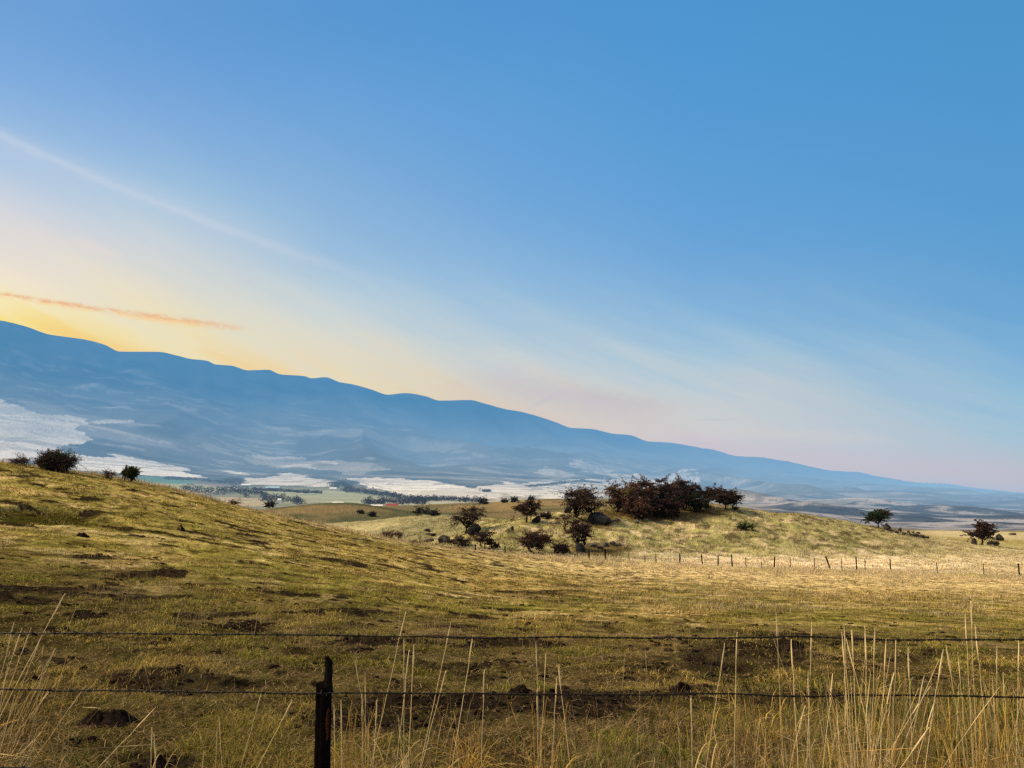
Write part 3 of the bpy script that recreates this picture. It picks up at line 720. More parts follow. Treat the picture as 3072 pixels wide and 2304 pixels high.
def clump(label, uc, vtop, y, n, spread, seed, stalks=(), leafn=25, gold=False, leaning=0., hvar=(.35, .95)):
    r = np.random.default_rng(seed); mb = MB(); hd = mb
    xb = float(side(uc, 767)) * y; gb = float(height(xb, y))
    ht = float(slope(vtop)) * y + CAMZ - gb
    for (tu, tv, bu, bv) in stalks:
        stalk(mb, hd, (tu, tv), (bu, bv), y + r.normal(0, .06), r, r.uniform(.0020, .0031))
    for i in range(n):
        x0, y0 = xb + r.normal(0, spread * .45), y + r.normal(0, .12)
        h_ = ht * r.uniform(*hvar)
        lx, ly2 = r.normal(leaning, .16) * h_, r.normal(0, .12) * h_
        g = float(height(x0, y0)); t = np.linspace(0, 1, 8)
        p = np.stack([x0 + lx * t ** 1.3, y0 + ly2 * t ** 1.3, g + h_ * t], 1)
        if r.uniform() < .28:                      # broken stem: the top hangs over
            kb = r.integers(3, 6); a = r.uniform(0, 2 * np.pi); fall = r.uniform(-.6, .5)
            st_ = (t[kb + 1:] - t[kb]) * h_ * 1.0
            p[kb + 1:] = p[kb] + np.concatenate([np.cos(a) * st_, np.sin(a) * .4 * st_, fall * st_], 1) if t.ndim == 2 else p[kb] + np.stack([np.cos(a) * st_, np.sin(a) * .4 * st_, fall * st_], 1)
        c = (c_(.80, .55, .16) if gold or r.uniform() < .35 else c_(.95, .79, .45)) * r.uniform(.3, 1.05)
        mb.tube(p, np.linspace(.0021, .0009, 8) * r.uniform(.6, 1.15), c, 4, False)
        mb.c[-1] = np.repeat(c[None] * np.linspace(.55, 1.1, 8)[:, None], 4, 0)
        if r.uniform() < .35:
            hd.tube(p[-3:], [.0012, .0026, .0007], c * 1.1, 4)
    for i in range(leafn):
        a = r.uniform(0, 2 * np.pi); L = r.uniform(.15, .5)
        x0, y0 = xb + r.normal(0, spread * .4), y + r.normal(0, .10)
        c = (c_(.72, .48, .12) if gold else c_(.70, .54, .25)) * r.uniform(.4, 1.1)
        arch_leaf(mb, (x0, y0, float(height(x0, y0))), math.cos(a), math.sin(a), L, r.uniform(.25, .75) * min(ht, .8), c, r.uniform(.002, .005))
    o = mb.build("dry_grass_clump", M_grass)
    return tag(o, label, "dry grass", "tall dry grass clumps along the near fence")
clump("leaning fan of pale dry grass filling the bottom left corner", -6, 628, 4.9, 95, .36, 1, leaning=.24, hvar=(.3, .85),
      stalks=[(14, 622, -10, 720), (65, 593, 12, 690), (31, 628, 0, 700), (56, 648, 12, 718), (86, 685, 29, 767), (22, 628, -6, 700), (40, 640, 2, 735), (48, 690, 8, 760)])
clump("few long stalks slanting right, between left corner and post", 150, 722, 5.1, 7, .30, 2, leafn=10, hvar=(.4, .8),
      stalks=[(156, 707, 99, 767), (152, 727, 151, 767), (154, 733, 155, 767), (219, 717, 222, 767), (262, 690, 241, 767), (292, 701, 258, 767), (217, 730, 216, 767)])
clump("golden grass tufts hugging the right side of the broken post", 343, 690, 5.0, 26, .16, 3, leafn=30, gold=True, stalks=[(355, 660, 371, 757), (362, 690, 363, 760), (334, 705, 335, 767), (341, 700, 342, 767)])
clump("long thin stalks crossing the top wire, right of the post", 400, 640, 5.2, 16, .30, 4, leafn=16, hvar=(.3, .8),
      stalks=[(406, 611, 381, 721), (404, 634, 404, 767), (451, 622, 427, 735), (446, 670, 423, 760), (473, 635, 452, 767), (409, 650, 402, 700), (414, 645, 408, 767), (377, 700, 373, 767)])
clump("low golden tuft of dry grass below the second wire mid frame", 470, 716, 5.6, 34, .12, 5, gold=True, leafn=50, hvar=(.5, 1))
clump("upright slender clump standing just left of the frame's middle right", 540, 660, 5.0, 34, .15, 6, leafn=20, gold=True, hvar=(.3, .85),
      stalks=[(536, 641, 540, 767), (546, 653, 540, 767), (557, 676, 552, 767), (558, 664, 566, 720), (484, 670, 481, 767), (537, 690, 538, 767)])
clump("sparse pair of stalks leaning right before the bare soil patch", 715, 640, 5.0, 8, .3, 7, leafn=12, hvar=(.25, .6),
      stalks=[(725, 643, 706, 767), (737, 632, 734, 767), (776, 613, 783, 752), (691, 690, 692, 760)])
clump("thin upright dry stalks just left of the largest clump", 800, 630, 4.6, 18, .22, 8, leafn=24, hvar=(.25, .7),
      stalks=[(791, 639, 798, 767), (812, 622, 807, 767), (833, 673, 823, 767), (805, 705, 790, 767), (808, 672, 809, 740)])
clump("largest tallest clump of thick pale straw with bent stems", 866, 622, 4.15, 115, .24, 9, leafn=110, hvar=(.35, .9),
      stalks=[(844, 623, 852, 767), (842, 632, 851, 767), (852, 629, 858, 767), (865, 626, 868, 767), (875, 628, 870, 767), (846, 638, 868, 678), (908, 648, 912, 750), (930, 686, 872, 716), (929, 727, 872, 698),
               (886, 640, 880, 740), (894, 672, 869, 700), (896, 640, 893, 760), (924, 675, 905, 740), (943, 650, 925, 767)])
clump("golden orange dry clump between the largest clump and right edge", 978, 640, 4.5, 140, .34, 10, gold=True, leafn=190, hvar=(.3, .8),
      stalks=[(965, 614, 972, 740), (971, 601, 976, 740), (975, 625, 985, 720), (946, 645, 962, 740), (958, 655, 966, 740), (935, 700, 915, 767)])
clump("pale ragged dry grass cut off by the right edge", 1022, 645, 4.8, 110, .32, 11, leafn=110, leaning=-.05, hvar=(.3, .9),
      stalks=[(1019, 640, 1016, 767), (997, 645, 996, 767), (1003, 672, 1008, 767), (1030, 665, 1010, 690)])
# lone stalks through the field
mb, hd = MB(), MB(); r = np.random.default_rng(21)
for (tu, tv, bu, bv) in [(139, 643, 150, 688), (262, 585, 252, 650), (180, 610, 174, 632), (76, 608, 66, 632), (140, 583, 131, 592), (530, 570, 524, 584), (400, 605, 398, 640), (296, 605, 293, 618), (466, 598, 459, 620), (645, 650, 648, 690),
                         (520, 670, 522, 695), (600, 640, 604, 668), (625, 655, 622, 690), (110, 690, 132, 668), (775, 600, 779, 640), (836, 580, 826, 600), (905, 585, 903, 610), (945, 590, 944, 612), (990, 600, 993, 620)]:
    xx, yy, zz = hit(bu, bv, 5.5, 60)
    stalk(mb, hd, (tu, tv), (bu, bv), yy, r, .0022 * max(1, yy / 9), head=False)
for i in range(1250):                              # thin stems standing all along the near fence
    yy = r.uniform(4.5, 6.6); s_1 = (-.26 + 1.01 * r.uniform() ** .62) if r.uniform() < .87 else r.uniform(-.75, -.2)
    if r.uniform() > .25 + .75 * float(fbm(np.array([s_1 * 14.]), np.array([3.3]), 3, 5)[0] > .48): continue
    xx = s_1 * yy; h_ = r.uniform(.2, .75) * (.7 + .5 * max(0, s_1)); g = float(height(xx, yy)); lx = r.normal(.03, .2) * h_
    c = (c_(.80, .55, .18) if r.uniform() < .4 else c_(.82, .66, .36)) * r.uniform(.4, 1.1)
    P = np.array([(xx, yy, g), (xx + lx * .3, yy, g + h_ * .45), (xx + lx * .7, yy, g + h_ * .8), (xx + lx * 1.15, yy, g + h_)])
    if r.uniform() < .3: P[3] = P[2] + np.array([r.choice([-1, 1]) * h_ * r.uniform(.1, .35), .05, r.uniform(-.25, .1) * h_])
    mb.tube(P, np.array([.0021, .0018, .0014, .0007]) * r.uniform(.6, 1.1), c, 3, False)
    mb.c[-1] = np.repeat(c[None] * np.array([.45, .8, 1, 1.1])[:, None], 3, 0)
for i in range(230):                              # taller tufts dotted over the field
    yy = 13 * (5.6 ** r.uniform()); s_1 = r.uniform(-.74, .74)
    if yy > .97 * float(np.interp(s_1, SG, cy[8])): continue
    xx = s_1 * yy; c = c_(.80, .62, .30) * r.uniform(.5, 1.05)
    for k in range(r.integers(4, 16)):
        x1, y1 = xx + r.normal(0, .14), yy + r.normal(0, .14); h_ = r.uniform(.15, .55); lx = r.normal(.03, .15) * h_
        g = float(height(x1, y1))
        mb.tube([(x1, y1, g), (x1 + lx * .4, y1, g + h_ * .55), (x1 + lx, y1, g + h_)], np.array([.003, .0025, .001]) * max(1, yy / 13), c * r.uniform(.7, 1.2), 3, False)
for i in range(900):
    yy = 6 * (9 ** r.uniform()); xx = r.uniform(-.75, .75) * yy
    if r.uniform() > .35 + .65 * float(smooth(0, .4, xx / yy)): continue
    h_ = r.uniform(.12, .5) * (1 if yy > 10 else .8); g = float(height(xx, yy)); lx = r.normal(.08, .18) * h_
    c = c_(.50, .38, .17) * r.uniform(.6, 1.2)
    mb.tube([(xx, yy, g), (xx + lx * .4, yy, g + h_ * .55), (xx + lx, yy, g + h_)], np.array([.0024, .002, .001]) * max(1, yy / 10), c, 3, False)
tag(mb.build("field_stalks", M_grass), "single dry stalks standing up here and there in the field", "grass", kind='stuff')

# ------------------------------------------------------------------ far fence
fposts = [(420, 536, 541.5, 0, 1), (475.5, 545, 549.5, 0, 0), (505, 547, 553, 0, 0), (493, 550, 555, 0, 1), (589, 551.5, 558, 0, 0), (606, 551.5, 560, 1, 0), (629.6, 554.5, 562, 1, 1), (645, 556, 562.5, 0, 1), (656, 556, 563, 0, 1),
          (680, 556.5, 565, 0, 0), (703, 557, 566, 1.5, 0), (718, 559, 567, -.5, 0), (732.3, 557.5, 567, .6, 0), (746, 560, 568, 0, 1), (761.6, 563.5, 569, 0, 1), (774, 560, 569.5, -1.4, 0), (790.7, 560, 569.5, 0, 1), (815, 560, 569.5, 0, 1),
          (831.5, 559.5, 570.5, 5, 0), (842, 561, 571, 0, 1), (856.6, 560, 571.5, 0, 0), (865.6, 561.5, 571, 0, 1), (890.7, 562, 572, 0, 0), (937.6, 564.5, 573, 0, 1), (984, 567, 575.5, 0, 1), (1019.4, 567.5, 577, 0, 0)]
pts = []
for (u, vt, vb, dx, thin) in fposts:
    s = float(side(u, vb)); y = float(np.interp(s, SG, cy[8])) * 1.0
    pts.append((s * y, y, float(height(s * y, y)), (vb - vt) * mpp(y), dx * mpp(y), thin))
ff = tag(empty("wire_fence", pts[0][:3]), "distant line of thin leaning posts and wire below the knoll", "fence")
o0 = np.array(pts[0][:3]); r = np.random.default_rng(5)
pts.sort()
for (x, y, z, h_, dx, thin) in pts:
    mb = MB(); b = np.array([x, y, z]) - o0
    rad = .045 if thin else .082
    t = np.linspace(0, 1, 7)[:, None]
    h_ = h_ * 1.22
    mb.tube(b + np.array([0, 0, -.3]) * (1 - t) + np.array([-dx, r.normal(0, .04), h_]) * t + r.normal(0, .006, (7, 3)), rad * (1 + .12 * r.normal(size=7)), c_(.06, .045, .03) if thin else c_(.012, .009, .008), 7)
    mb.build("post", M_wood, ff)
for hz in (.92, .6, .3):
    mb = MB(); P = []
    for a, b in zip(pts[:-1], pts[1:]):
        for t in np.linspace(0, 1, 5)[:-1]:
            P.append(np.array([a[0] + (b[0] - a[0]) * t, a[1] + (b[1] - a[1]) * t, (a[2] + a[3] * hz) * (1 - t) + (b[2] + b[3] * hz) * t - .12 * t * (1 - t)]) - o0)
    mb.tube(P, .006, c_(.05, .04, .035), 4); mb.build("wire", M_wire, ff)

# ------------------------------------------------------------------ trees and shrubs
DARKB, RED, BRN, OLV, GRN = c_(.038, .026, .025), c_(.090, .052, .036), c_(.066, .047, .037), c_(.085, .07, .03), c_(.04, .06, .025)
def tree(name, label, cat, u, vb, rng_y, u0, u1, vt, vcb, seed, cols=(DARKB, BRN), n=14, leaf=230, size=1.0, stems=1, flat=.55, group=None, depth=.8, lean=0., twig=10, gap=1.0):
    r = np.random.default_rng(seed)
    x, y, z = hit(u, vb, *rng_y); k = mpp(y, z - CAMZ)
    W, H = (u1 - u0) * k * 1.04, (vb - vt) * k * 1.05; hb = (vb - vcb) * k; cx = ((u0 + u1) / 2 - u) * k
    root = empty(name, (x, y, z)); tag(root, label, cat, group)
    tb, cb = MB(), MB()
    rad = max(.035 * H, .05) / math.sqrt(stems)
    forks = []
    for s in range(stems):
        off = np.array([r.normal(0, .05 * W) if stems > 1 else 0, r.normal(0, .05 * W) if stems > 1 else 0, -.25])
        top = np.array([cx * .35 + (r.uniform(-.22, .22) * W if stems > 1 else r.normal(0, .04 * W)), r.normal(0, .08) * W, max(hb * r.uniform(.75, 1.05), H * (.08 if stems > 2 else .14))])
        t = np.linspace(0, 1, 7)[:, None]
        pts = off + (top - off) * t + r.normal(0, .018 * H, (7, 3)) * np.sin(np.pi * t)
        tb.tube(pts, rad * np.linspace(1.35, .8, 7), c_(.020, .015, .013), 7)
        forks.append(top)
    clumps = []
    for i in range(n):
        for _ in range(20):
            p = r.uniform(-1, 1, 3)
            if (.25 if stems < 4 else .1) < np.linalg.norm(p) < 1.0: break
        if stems >= 4: p[2] = p[2] * .75 - .12; p[:2] *= .92
        c = np.array([cx + lean * p[2] * W, 0, (H + hb) / 2]) + p * np.array([W / 2 * .84, W / 2 * depth, (H - hb) / 2 * .84])
        clumps.append(c)
    for c in clumps:
        f = min(forks, key=lambda q: np.linalg.norm(q - c))
        t = np.linspace(0, 1, 8)[:, None]
        midp = (f + c) / 2 + np.array([r.normal(0, .06) * W, r.normal(0, .06) * W, -.10 * H * r.uniform(0, 1)])
        pts = f * (1 - t) ** 2 + 2 * midp * t * (1 - t) + c * t ** 2 + r.normal(0, .010 * H, (8, 3)) * np.sin(np.pi * t)
        tb.tube(pts, np.linspace(rad * .6, rad * .14, 8), c_(.022, .016, .014), 5)
        cr = .20 * W * r.uniform(.6, 1.25) * (12 / n) ** .33
        # leaf sprays arranged along twigs, not in a ball
        colb = cols[r.integers(len(cols))] * r.uniform(.7, 1.25)
        P, Cc = [], []
        for tw in range(twig):
            d = r.normal(size=3); d[2] *= flat; d[2] += .12; d /= np.linalg.norm(d)
            L = cr * r.uniform(.6, 2.3)
            e = c + d * L + np.array([0, 0, -.08 * L])
            tb.tube([c, (c + e) / 2 + r.normal(0, .04 * L, 3), e], [rad * .12 + .008, .012, .005], c_(.024, .017, .014), 3, False)
            m = max(4, int(leaf * 1.75 / twig * gap))
            f_ = r.uniform(.05, 1.08, m)[:, None]
            pp = c + (e - c) * f_ + r.normal(0, .15 * cr, (m, 3)) * np.array([1.2, 1.2, .45])
            P.append(pp)
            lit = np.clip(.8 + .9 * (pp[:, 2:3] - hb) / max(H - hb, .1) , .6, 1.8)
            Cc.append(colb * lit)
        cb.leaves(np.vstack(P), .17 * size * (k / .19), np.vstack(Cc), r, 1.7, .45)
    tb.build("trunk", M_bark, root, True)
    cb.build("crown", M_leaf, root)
    return root
KR = (92, 175)
TG = "dark thorny trees on the knoll"
tree("hawthorn_tree", "gnarled bare-limbed tree growing beside the black boulder left of knoll", "tree", 465, 534.5, (92, 130), 453, 484, 506, 527, 1, n=20, leaf=170, stems=1, lean=.12, gap=.6)
tree("hawthorn_tree", "small flat topped tree with dark rock at its right, left knoll slope", "tree", 526.5, 522.5, (100, 150), 514, 541, 501.5, 515, 2, cols=(DARKB, BRN, BRN), n=14, leaf=230)
tree("hawthorn_tree", "spiky open crowned multi-stem tree at the knoll's left shoulder", "tree", 588, 522, (100, 165), 561, 606, 484.5, 517, 3, n=34, leaf=200, stems=3, gap=.75)
tree("hawthorn_tree", "brown leafed tree below the knoll shoulder, by the far fence", "tree", 579.5, 550, (92, 135), 567, 591, 520, 545, 4, cols=(DARKB, RED * .7, BRN), n=20, leaf=200, stems=2)
tree("hawthorn_tree", "rusty orange-brown crowned tree at the left end of the big grove", "tree", 618, 512, (110, 165), 603, 639, 485, 510, 5, cols=(RED * 1.2, OLV * 1.2, BRN * 1.2), n=26, leaf=280)
tree("hawthorn_tree", "broad dark tree in the grove, right of the rusty one", "tree", 641, 514, (110, 165), 624, 660, 480, 512, 6, cols=(DARKB, BRN, RED * .9), n=28, leaf=320, stems=2)
tree("hawthorn_tree", "tallest dark tree in the centre of the grove on the crest", "tree", 661, 513, (110, 165), 643, 680, 477.5, 511, 7, cols=(DARKB, BRN), n=24, leaf=320, stems=2)
tree("hawthorn_tree", "dense black-brown tree right of the grove's tallest tree", "tree", 684, 510, (120, 165), 667, 702, 478.5, 504, 8, cols=(DARKB, DARKB * .9, BRN), n=28, leaf=300)
tree("hawthorn_tree", "small tree in the gap between grove and the rightmost grove tree", "tree", 706, 508.5, (120, 165), 698, 722, 487, 503, 9, cols=(DARKB, BRN), n=18, leaf=220)
tree("hawthorn_tree", "wide low tree at the grove's right end, bright sky-gap below crown", "tree", 726, 509.5, (120, 165), 713, 743, 489.5, 505, 10, cols=(DARKB * .9, BRN * .8), n=24, leaf=270)
tree("thorn_bush", "low rust-red bush at the foot of the grove's centre", "bush", 639, 519, (110, 160), 624, 653, 499, 517.5, 11, cols=(RED, RED * .7, DARKB), n=22, leaf=260, stems=3)
tree("thorn_bush", "dark bush under the grove, filling below the tallest tree", "bush", 662, 517, (110, 160), 645, 684, 498, 516, 12, cols=(DARKB, DARKB * .7), n=26, leaf=260, stems=3)
tree("thorn_bush", "dark bush under the grove's right half", "bush", 690, 511, (115, 160), 675, 708, 495, 510.5, 13, cols=(DARKB * .8, GRN * .4), n=22, leaf=240, stems=3)
tree("thorn_bush", "reddish ragged large bush standing behind the far fence line", "bush", 535, 554, (90, 125), 517, 556, 532, 549, 14, cols=(RED * .7, DARKB, RED * .5), n=24, leaf=220, stems=4, gap=.8)
tree("thorn_bush", "tiered dark shrub right of the boulder tree, at the field edge", "bush", 484.5, 548, (90, 118), 474, 494, 530, 545, 15, n=12, leaf=160, stems=2, flat=.3, gap=.8)
tree("thorn_bush", "small dark shrub touching the right side of the tiered shrub", "bush", 494, 549, (90, 118), 489, 501, 541, 547, 16, n=7, leaf=140, stems=2)
tree("thorn_bush", "low grey-brown bush left of the tiered shrub", "bush", 459, 546, (88, 112), 450, 469, 538.5, 545, 17, cols=(BRN * 1.3, DARKB * 1.4), n=10, leaf=150, stems=3)
tree("thorn_bush", "black low bush between red bush and fence-side tree", "bush", 561, 556, (90, 115), 551, 573, 546.5, 554, 18, cols=(DARKB * .7,), n=12, leaf=200, stems=3)
tree("thorn_bush", "twiggy dead shrub with bare branches on the knoll's left slope", "bush", 566, 532, (100, 140), 557, 577, 512, 526, 19, cols=(BRN,), n=9, leaf=36, stems=2, flat=.3)
tree("thorn_bush", "small dark bush trailing right of the flat topped tree", "bush", 546, 519, (100, 150), 539, 553, 513, 518, 20, n=8, leaf=160, stems=2)
tree("thorn_bush", "tiny leafless sapling on the straw rise left of the boulders", "bush", 398, 536, (80, 115), 394, 404, 527.5, 533, 21, cols=(BRN,), n=5, leaf=40, stems=1)
tree("thorn_bush", "low brown thicket at the straw crest beside the tiny sapling", "bush", 388, 537, (78, 115), 380, 396, 531, 536, 22, cols=(BRN * 2.2, RED * 1.1), n=8, leaf=90, stems=3)
tree("hawthorn_tree", "lone wind-leaning round tree on the knoll's falling right shoulder", "tree", 878.5, 528.5, (120, 175), 867, 888, 510.5, 523, 23, cols=(DARKB * 1.3, GRN * .7), n=16, leaf=250, lean=.1)
tree("hawthorn_tree", "lone dark tree with reddish top near the right edge among rocks", "tree", 982, 545, (125, 240), 969, 995, 523.5, 539, 24, cols=(DARKB, RED * .6, DARKB), n=18, leaf=250)
tree("thorn_bush", "low dark green shrub lying mid-slope on the right of the knoll", "bush", 747, 530, (105, 160), 739, 754, 524.5, 529, 25, cols=(GRN * .9, GRN * .5), n=9, leaf=160, stems=3)
LR = (45, 75)
tree("thorn_bush", "big rounded dark twiggy bush on the left hill crest", "bush", 58, 471.5, LR, 33, 79, 449.5, 471.5, 26, cols=(DARKB * 1.7, BRN, DARKB * 1.4, GRN * .7), n=70, leaf=330, stems=9, size=.7, depth=.6, twig=14, flat=.9)
tree("green_shrub", "small upright dark green shrub on the left hill crest", "bush", 128, 482, LR, 119.5, 138.5, 464, 481.5, 27, cols=(GRN * 1.1, GRN * .7, OLV * .8), n=34, leaf=260, stems=5, size=.6, flat=1.0)
tree("thorn_bush", "faint reddish low bush between the two crest bushes", "bush", 108, 479, LR, 101, 115, 470, 478, 28, cols=(BRN * 2.4, RED * 1.5), n=9, leaf=110, stems=4, size=.6)
tree("thorn_bush", "purplish twiggy bush half hidden behind crest at far left", "bush", 20, 465.5, LR, 8, 32, 456.5, 464, 29, cols=(c_(.12, .085, .10), BRN * 2), n=14, leaf=90, stems=5, size=.7)
tree("thorn_bush", "little round brown bush perched on the straw crest, left of valley", "bush", 233.5, 505, (55, 80), 228, 239, 501, 504.6, 31, cols=(BRN * 1.7, OLV), n=6, leaf=130, stems=2, size=.6)
# shrubs on the middle hills, at a distance
for i, (lab, u, vb, rg, u0, u1, vt) in enumerate([
    ("dark irregular bush clump on the fold between pale and brown hills", 420, 515.5, (180, 500), 412, 431, 508.5),
    ("flat dark bush trailing right of the irregular bush clump", 433, 515.5, (180, 500), 427, 438, 511.5),
    ("little dark bush low on the green hill, right of its dot-like neighbour", 372, 516.5, (180, 350), 368, 376, 512.5),
    ("dot-like bush halfway up the green hill", 360.5, 513.5, (180, 350), 357.5, 363.5, 511),
    ("round dark green bush at the left end of green hill", 269, 507, (200, 420), 264, 275.5, 502),
    ("dense dark green bush on the skyline of the brown hill, leftmost", 484, 504.5, (300, 620), 479, 489, 499.5),
    ("two-lobed small dark bush on the brown hill's skyline", 513.5, 502.5, (300, 620), 510, 517.5, 497.5),
    ("low flat bush between the skyline bushes of brown hill", 504, 502.8, (300, 620), 501, 508, 500),
    ("small brown bush on skyline nearest the knoll trees", 531, 501, (300, 620), 528, 534.5, 497.3)]):
    tree("distant_bush", lab, "bush", u, vb, rg, u0, u1, vt, vb - (vb - vt) * .15, 40 + i, cols=(c_(.028, .038, .034), c_(.035, .03, .03)), n=9, leaf=110, stems=3, size=.8, flat=.8)

# hedgerow belts in the valley: far-off woods that read as one mass
def belt(name, label, pl, wpx, hpx, n, seed, cols, rg=(900, 3600)):
    r = np.random.default_rng(seed); mb = MB()
    pl = np.array(pl, float); seg = np.cumsum(np.r_[0, np.hypot(*np.diff(pl, axis=0).T)])
    a = None
    for i in range(n):
        t = r.uniform(0, seg[-1]); u, v = np.interp(t, seg, pl[:, 0]), np.interp(t, seg, pl[:, 1])
        u += r.normal(0, 1.0); v += r.normal(0, wpx * .35)
        x, y, z = hit(u, v, *rg); k = mpp(y)
        w, h_ = r.uniform(1.5, 4.2) * k, hpx * k * r.uniform(.5, 1.2)
        m = 46
        d = r.normal(size=(m, 3)); d /= np.linalg.norm(d, axis=1)[:, None]; d *= r.uniform(.5, 1, (m, 1)) ** .5
        P = np.array([x, y, z + h_ * .5]) + d * np.array([w, w, h_ * .55])
        mb.leaves(P, .75 * k, cols[r.integers(len(cols))] * r.uniform(.6, 1.3), r, 1.3, .3)
    o = mb.build(name, M_leaf)
    return tag(o, label, "tree belt", kind='stuff')
BLU = (c_(.020, .032, .055), c_(.035, .035, .055), c_(.05, .04, .055))
belt("tree_belt", "dark wood in the valley left of the white house", [(183, 490), (215, 492), (240, 492), (266, 496)], 4, 4.5, 120, 1, BLU)
belt("tree_belt", "narrow straight tree row crossing mid valley", [(252, 490), (285, 491.5), (320, 493.5)], 1, 2.6, 80, 2, BLU)
belt("tree_belt", "long tree belt along the lower edge of brightest pale field", [(342, 490.5), (362, 492.5), (386, 496), (415, 499.5), (450, 500), (482, 502)], 2.2, 4, 240, 3, BLU)
belt("tree_belt", "purple brown wood right behind the red barn", [(364, 503.5), (386, 503), (405, 503), (428, 503)], 3, 5, 120, 4, (c_(.05, .038, .055), c_(.03, .035, .055)))
belt("tree_belt", "purplish wood around the white house", [(262, 500), (272, 499), (285, 500), (302, 503)], 3, 4.5, 70, 5, (c_(.055, .04, .055), c_(.035, .035, .05)))
belt("tree_belt", "tree group beside the farmstead at valley's far side", [(330, 487.5), (342, 485), (352, 489)], 3, 4, 40, 6, BLU, (900, 4200))
belt("tree_belt", "small dark grove left of the long pale shed roof", [(222, 483), (236, 481), (243, 483)], 1.5, 3.2, 36, 7, BLU, (900, 4200))
belt("tree_belt", "thin far tree line under the pale foothill on left", [(165, 479), (185, 479.5), (205, 481), (240, 484)], 1, 2, 60, 8, BLU, (900, 4200))
belt("tree_belt", "dark line of trees in the creek below the pale upper bench", [(527, 487), (545, 485.5), (565, 483), (585, 481.5), (600, 480.5)], .8, 1.8, 90, 9, BLU, (900, 4800))
belt("tree_belt", "small reddish grove on the right pale field", [(482, 491.5), (490, 492)], .8, 2.6, 14, 10, (c_(.05, .035, .05),), (900, 4800))

# ------------------------------------------------------------------ far farm buildings
def house(name, label, cat, u, vb, rg, wpx, hpx, wall, roof, roofpx=1.4, doors=True):
    x, y, z = hit(u, vb, *rg); k = mpp(y)
    W, H, RH, D = wpx * k, hpx * k, roofpx * k, max(wpx * k * .35, 8)
    root = tag(empty(name, (x, y, z)), label, cat)
    mb = MB(); mb.box(-W / 2, W / 2, -D / 2, D / 2, -3, H, wall)
    mb.add([(-W / 2, -D / 2, H), (-W / 2, D / 2, H), (-W / 2, 0, H + RH * .97), (W / 2, -D / 2, H), (W / 2, D / 2, H), (W / 2, 0, H + RH * .97)], None, [(0, 2, 1), (3, 4, 5)], wall)
    mb.build("wall", M_bldg, root)
    e = .4; rb_ = MB()
    for s in (-1, 1):
        rb_.add([(-W / 2 - e, s * (D / 2 + e), H - .1), (W / 2 + e, s * (D / 2 + e), H - .1), (W / 2 + e, 0, H + RH), (-W / 2 - e, 0, H + RH),
                 (-W / 2 - e, s * (D / 2 + e), H + .15), (W / 2 + e, s * (D / 2 + e), H + .15), (W / 2 + e, 0, H + RH + .25), (-W / 2 - e, 0, H + RH + .25)],
                [(0, 1, 2, 3), (4, 5, 6, 7), (0, 1, 5, 4), (1, 2, 6, 5), (3, 0, 4, 7)], None, roof)
    rb_.build("roof", M_bldg, root)
    d_ = MB(); d_.box(-W * .1, W * .06, -D / 2 - .08, -D / 2 - .02, 0, H * .75, wall * .35); d_.build("door", M_bldg, root)
    for wx_ in (-.32, .28):
        w_ = MB(); w_.box(W * wx_ - W * .04, W * wx_ + W * .04, -D / 2 - .07, -D / 2 - .02, H * .35, H * .75, c_(.03, .04, .06)); w_.build("window", M_bldg, root)
    return root
WHT, BLUR, REDW = c_(.85, .85, .85), c_(.35, .55, .65), c_(.30, .03, .025)
house("farm_shed", "long white roofed shed just right of the green crest shrub", "shed", 141, 484, (900, 2600), 10, .7, WHT * .8, WHT, 1.3)
house("farm_shed", "white roofed long shed at the left of the valley groves", "shed", 246, 486, (1200, 3600), 10, .8, WHT * .6, WHT, 1.2)
house("farm_shed", "long pale blue roofed shed behind the straight tree row", "shed", 273, 489, (1200, 3600), 14, 1.0, BLUR * .7, BLUR, 1.6)
house("farmhouse", "pale farmhouse by the trees at the valley's far side", "house", 333, 490, (1200, 4200), 7, 1.2, WHT * .8, WHT, 1.3)
house("farmhouse", "small bright white house among purplish trees", "house", 279.5, 503, (900, 2600), 3.2, 2.8, WHT, WHT * .8, 1.6)
house("farm_shed", "flat pale roof rising behind the green hill's top", "shed", 338, 504, (620, 1400), 11, 1.0, WHT * .6, WHT * .9, 1.0)
house("barn", "red barn in front of the purple brown wood", "barn", 392, 507.5, (620, 1400), 11, 2.0, REDW, c_(.32, .05, .05), 1.6)
house("farm_shed", "low white roofed shed left of the red barn", "shed", 377, 506.5, (620, 1400), 12, .8, WHT * .6, WHT, .9)

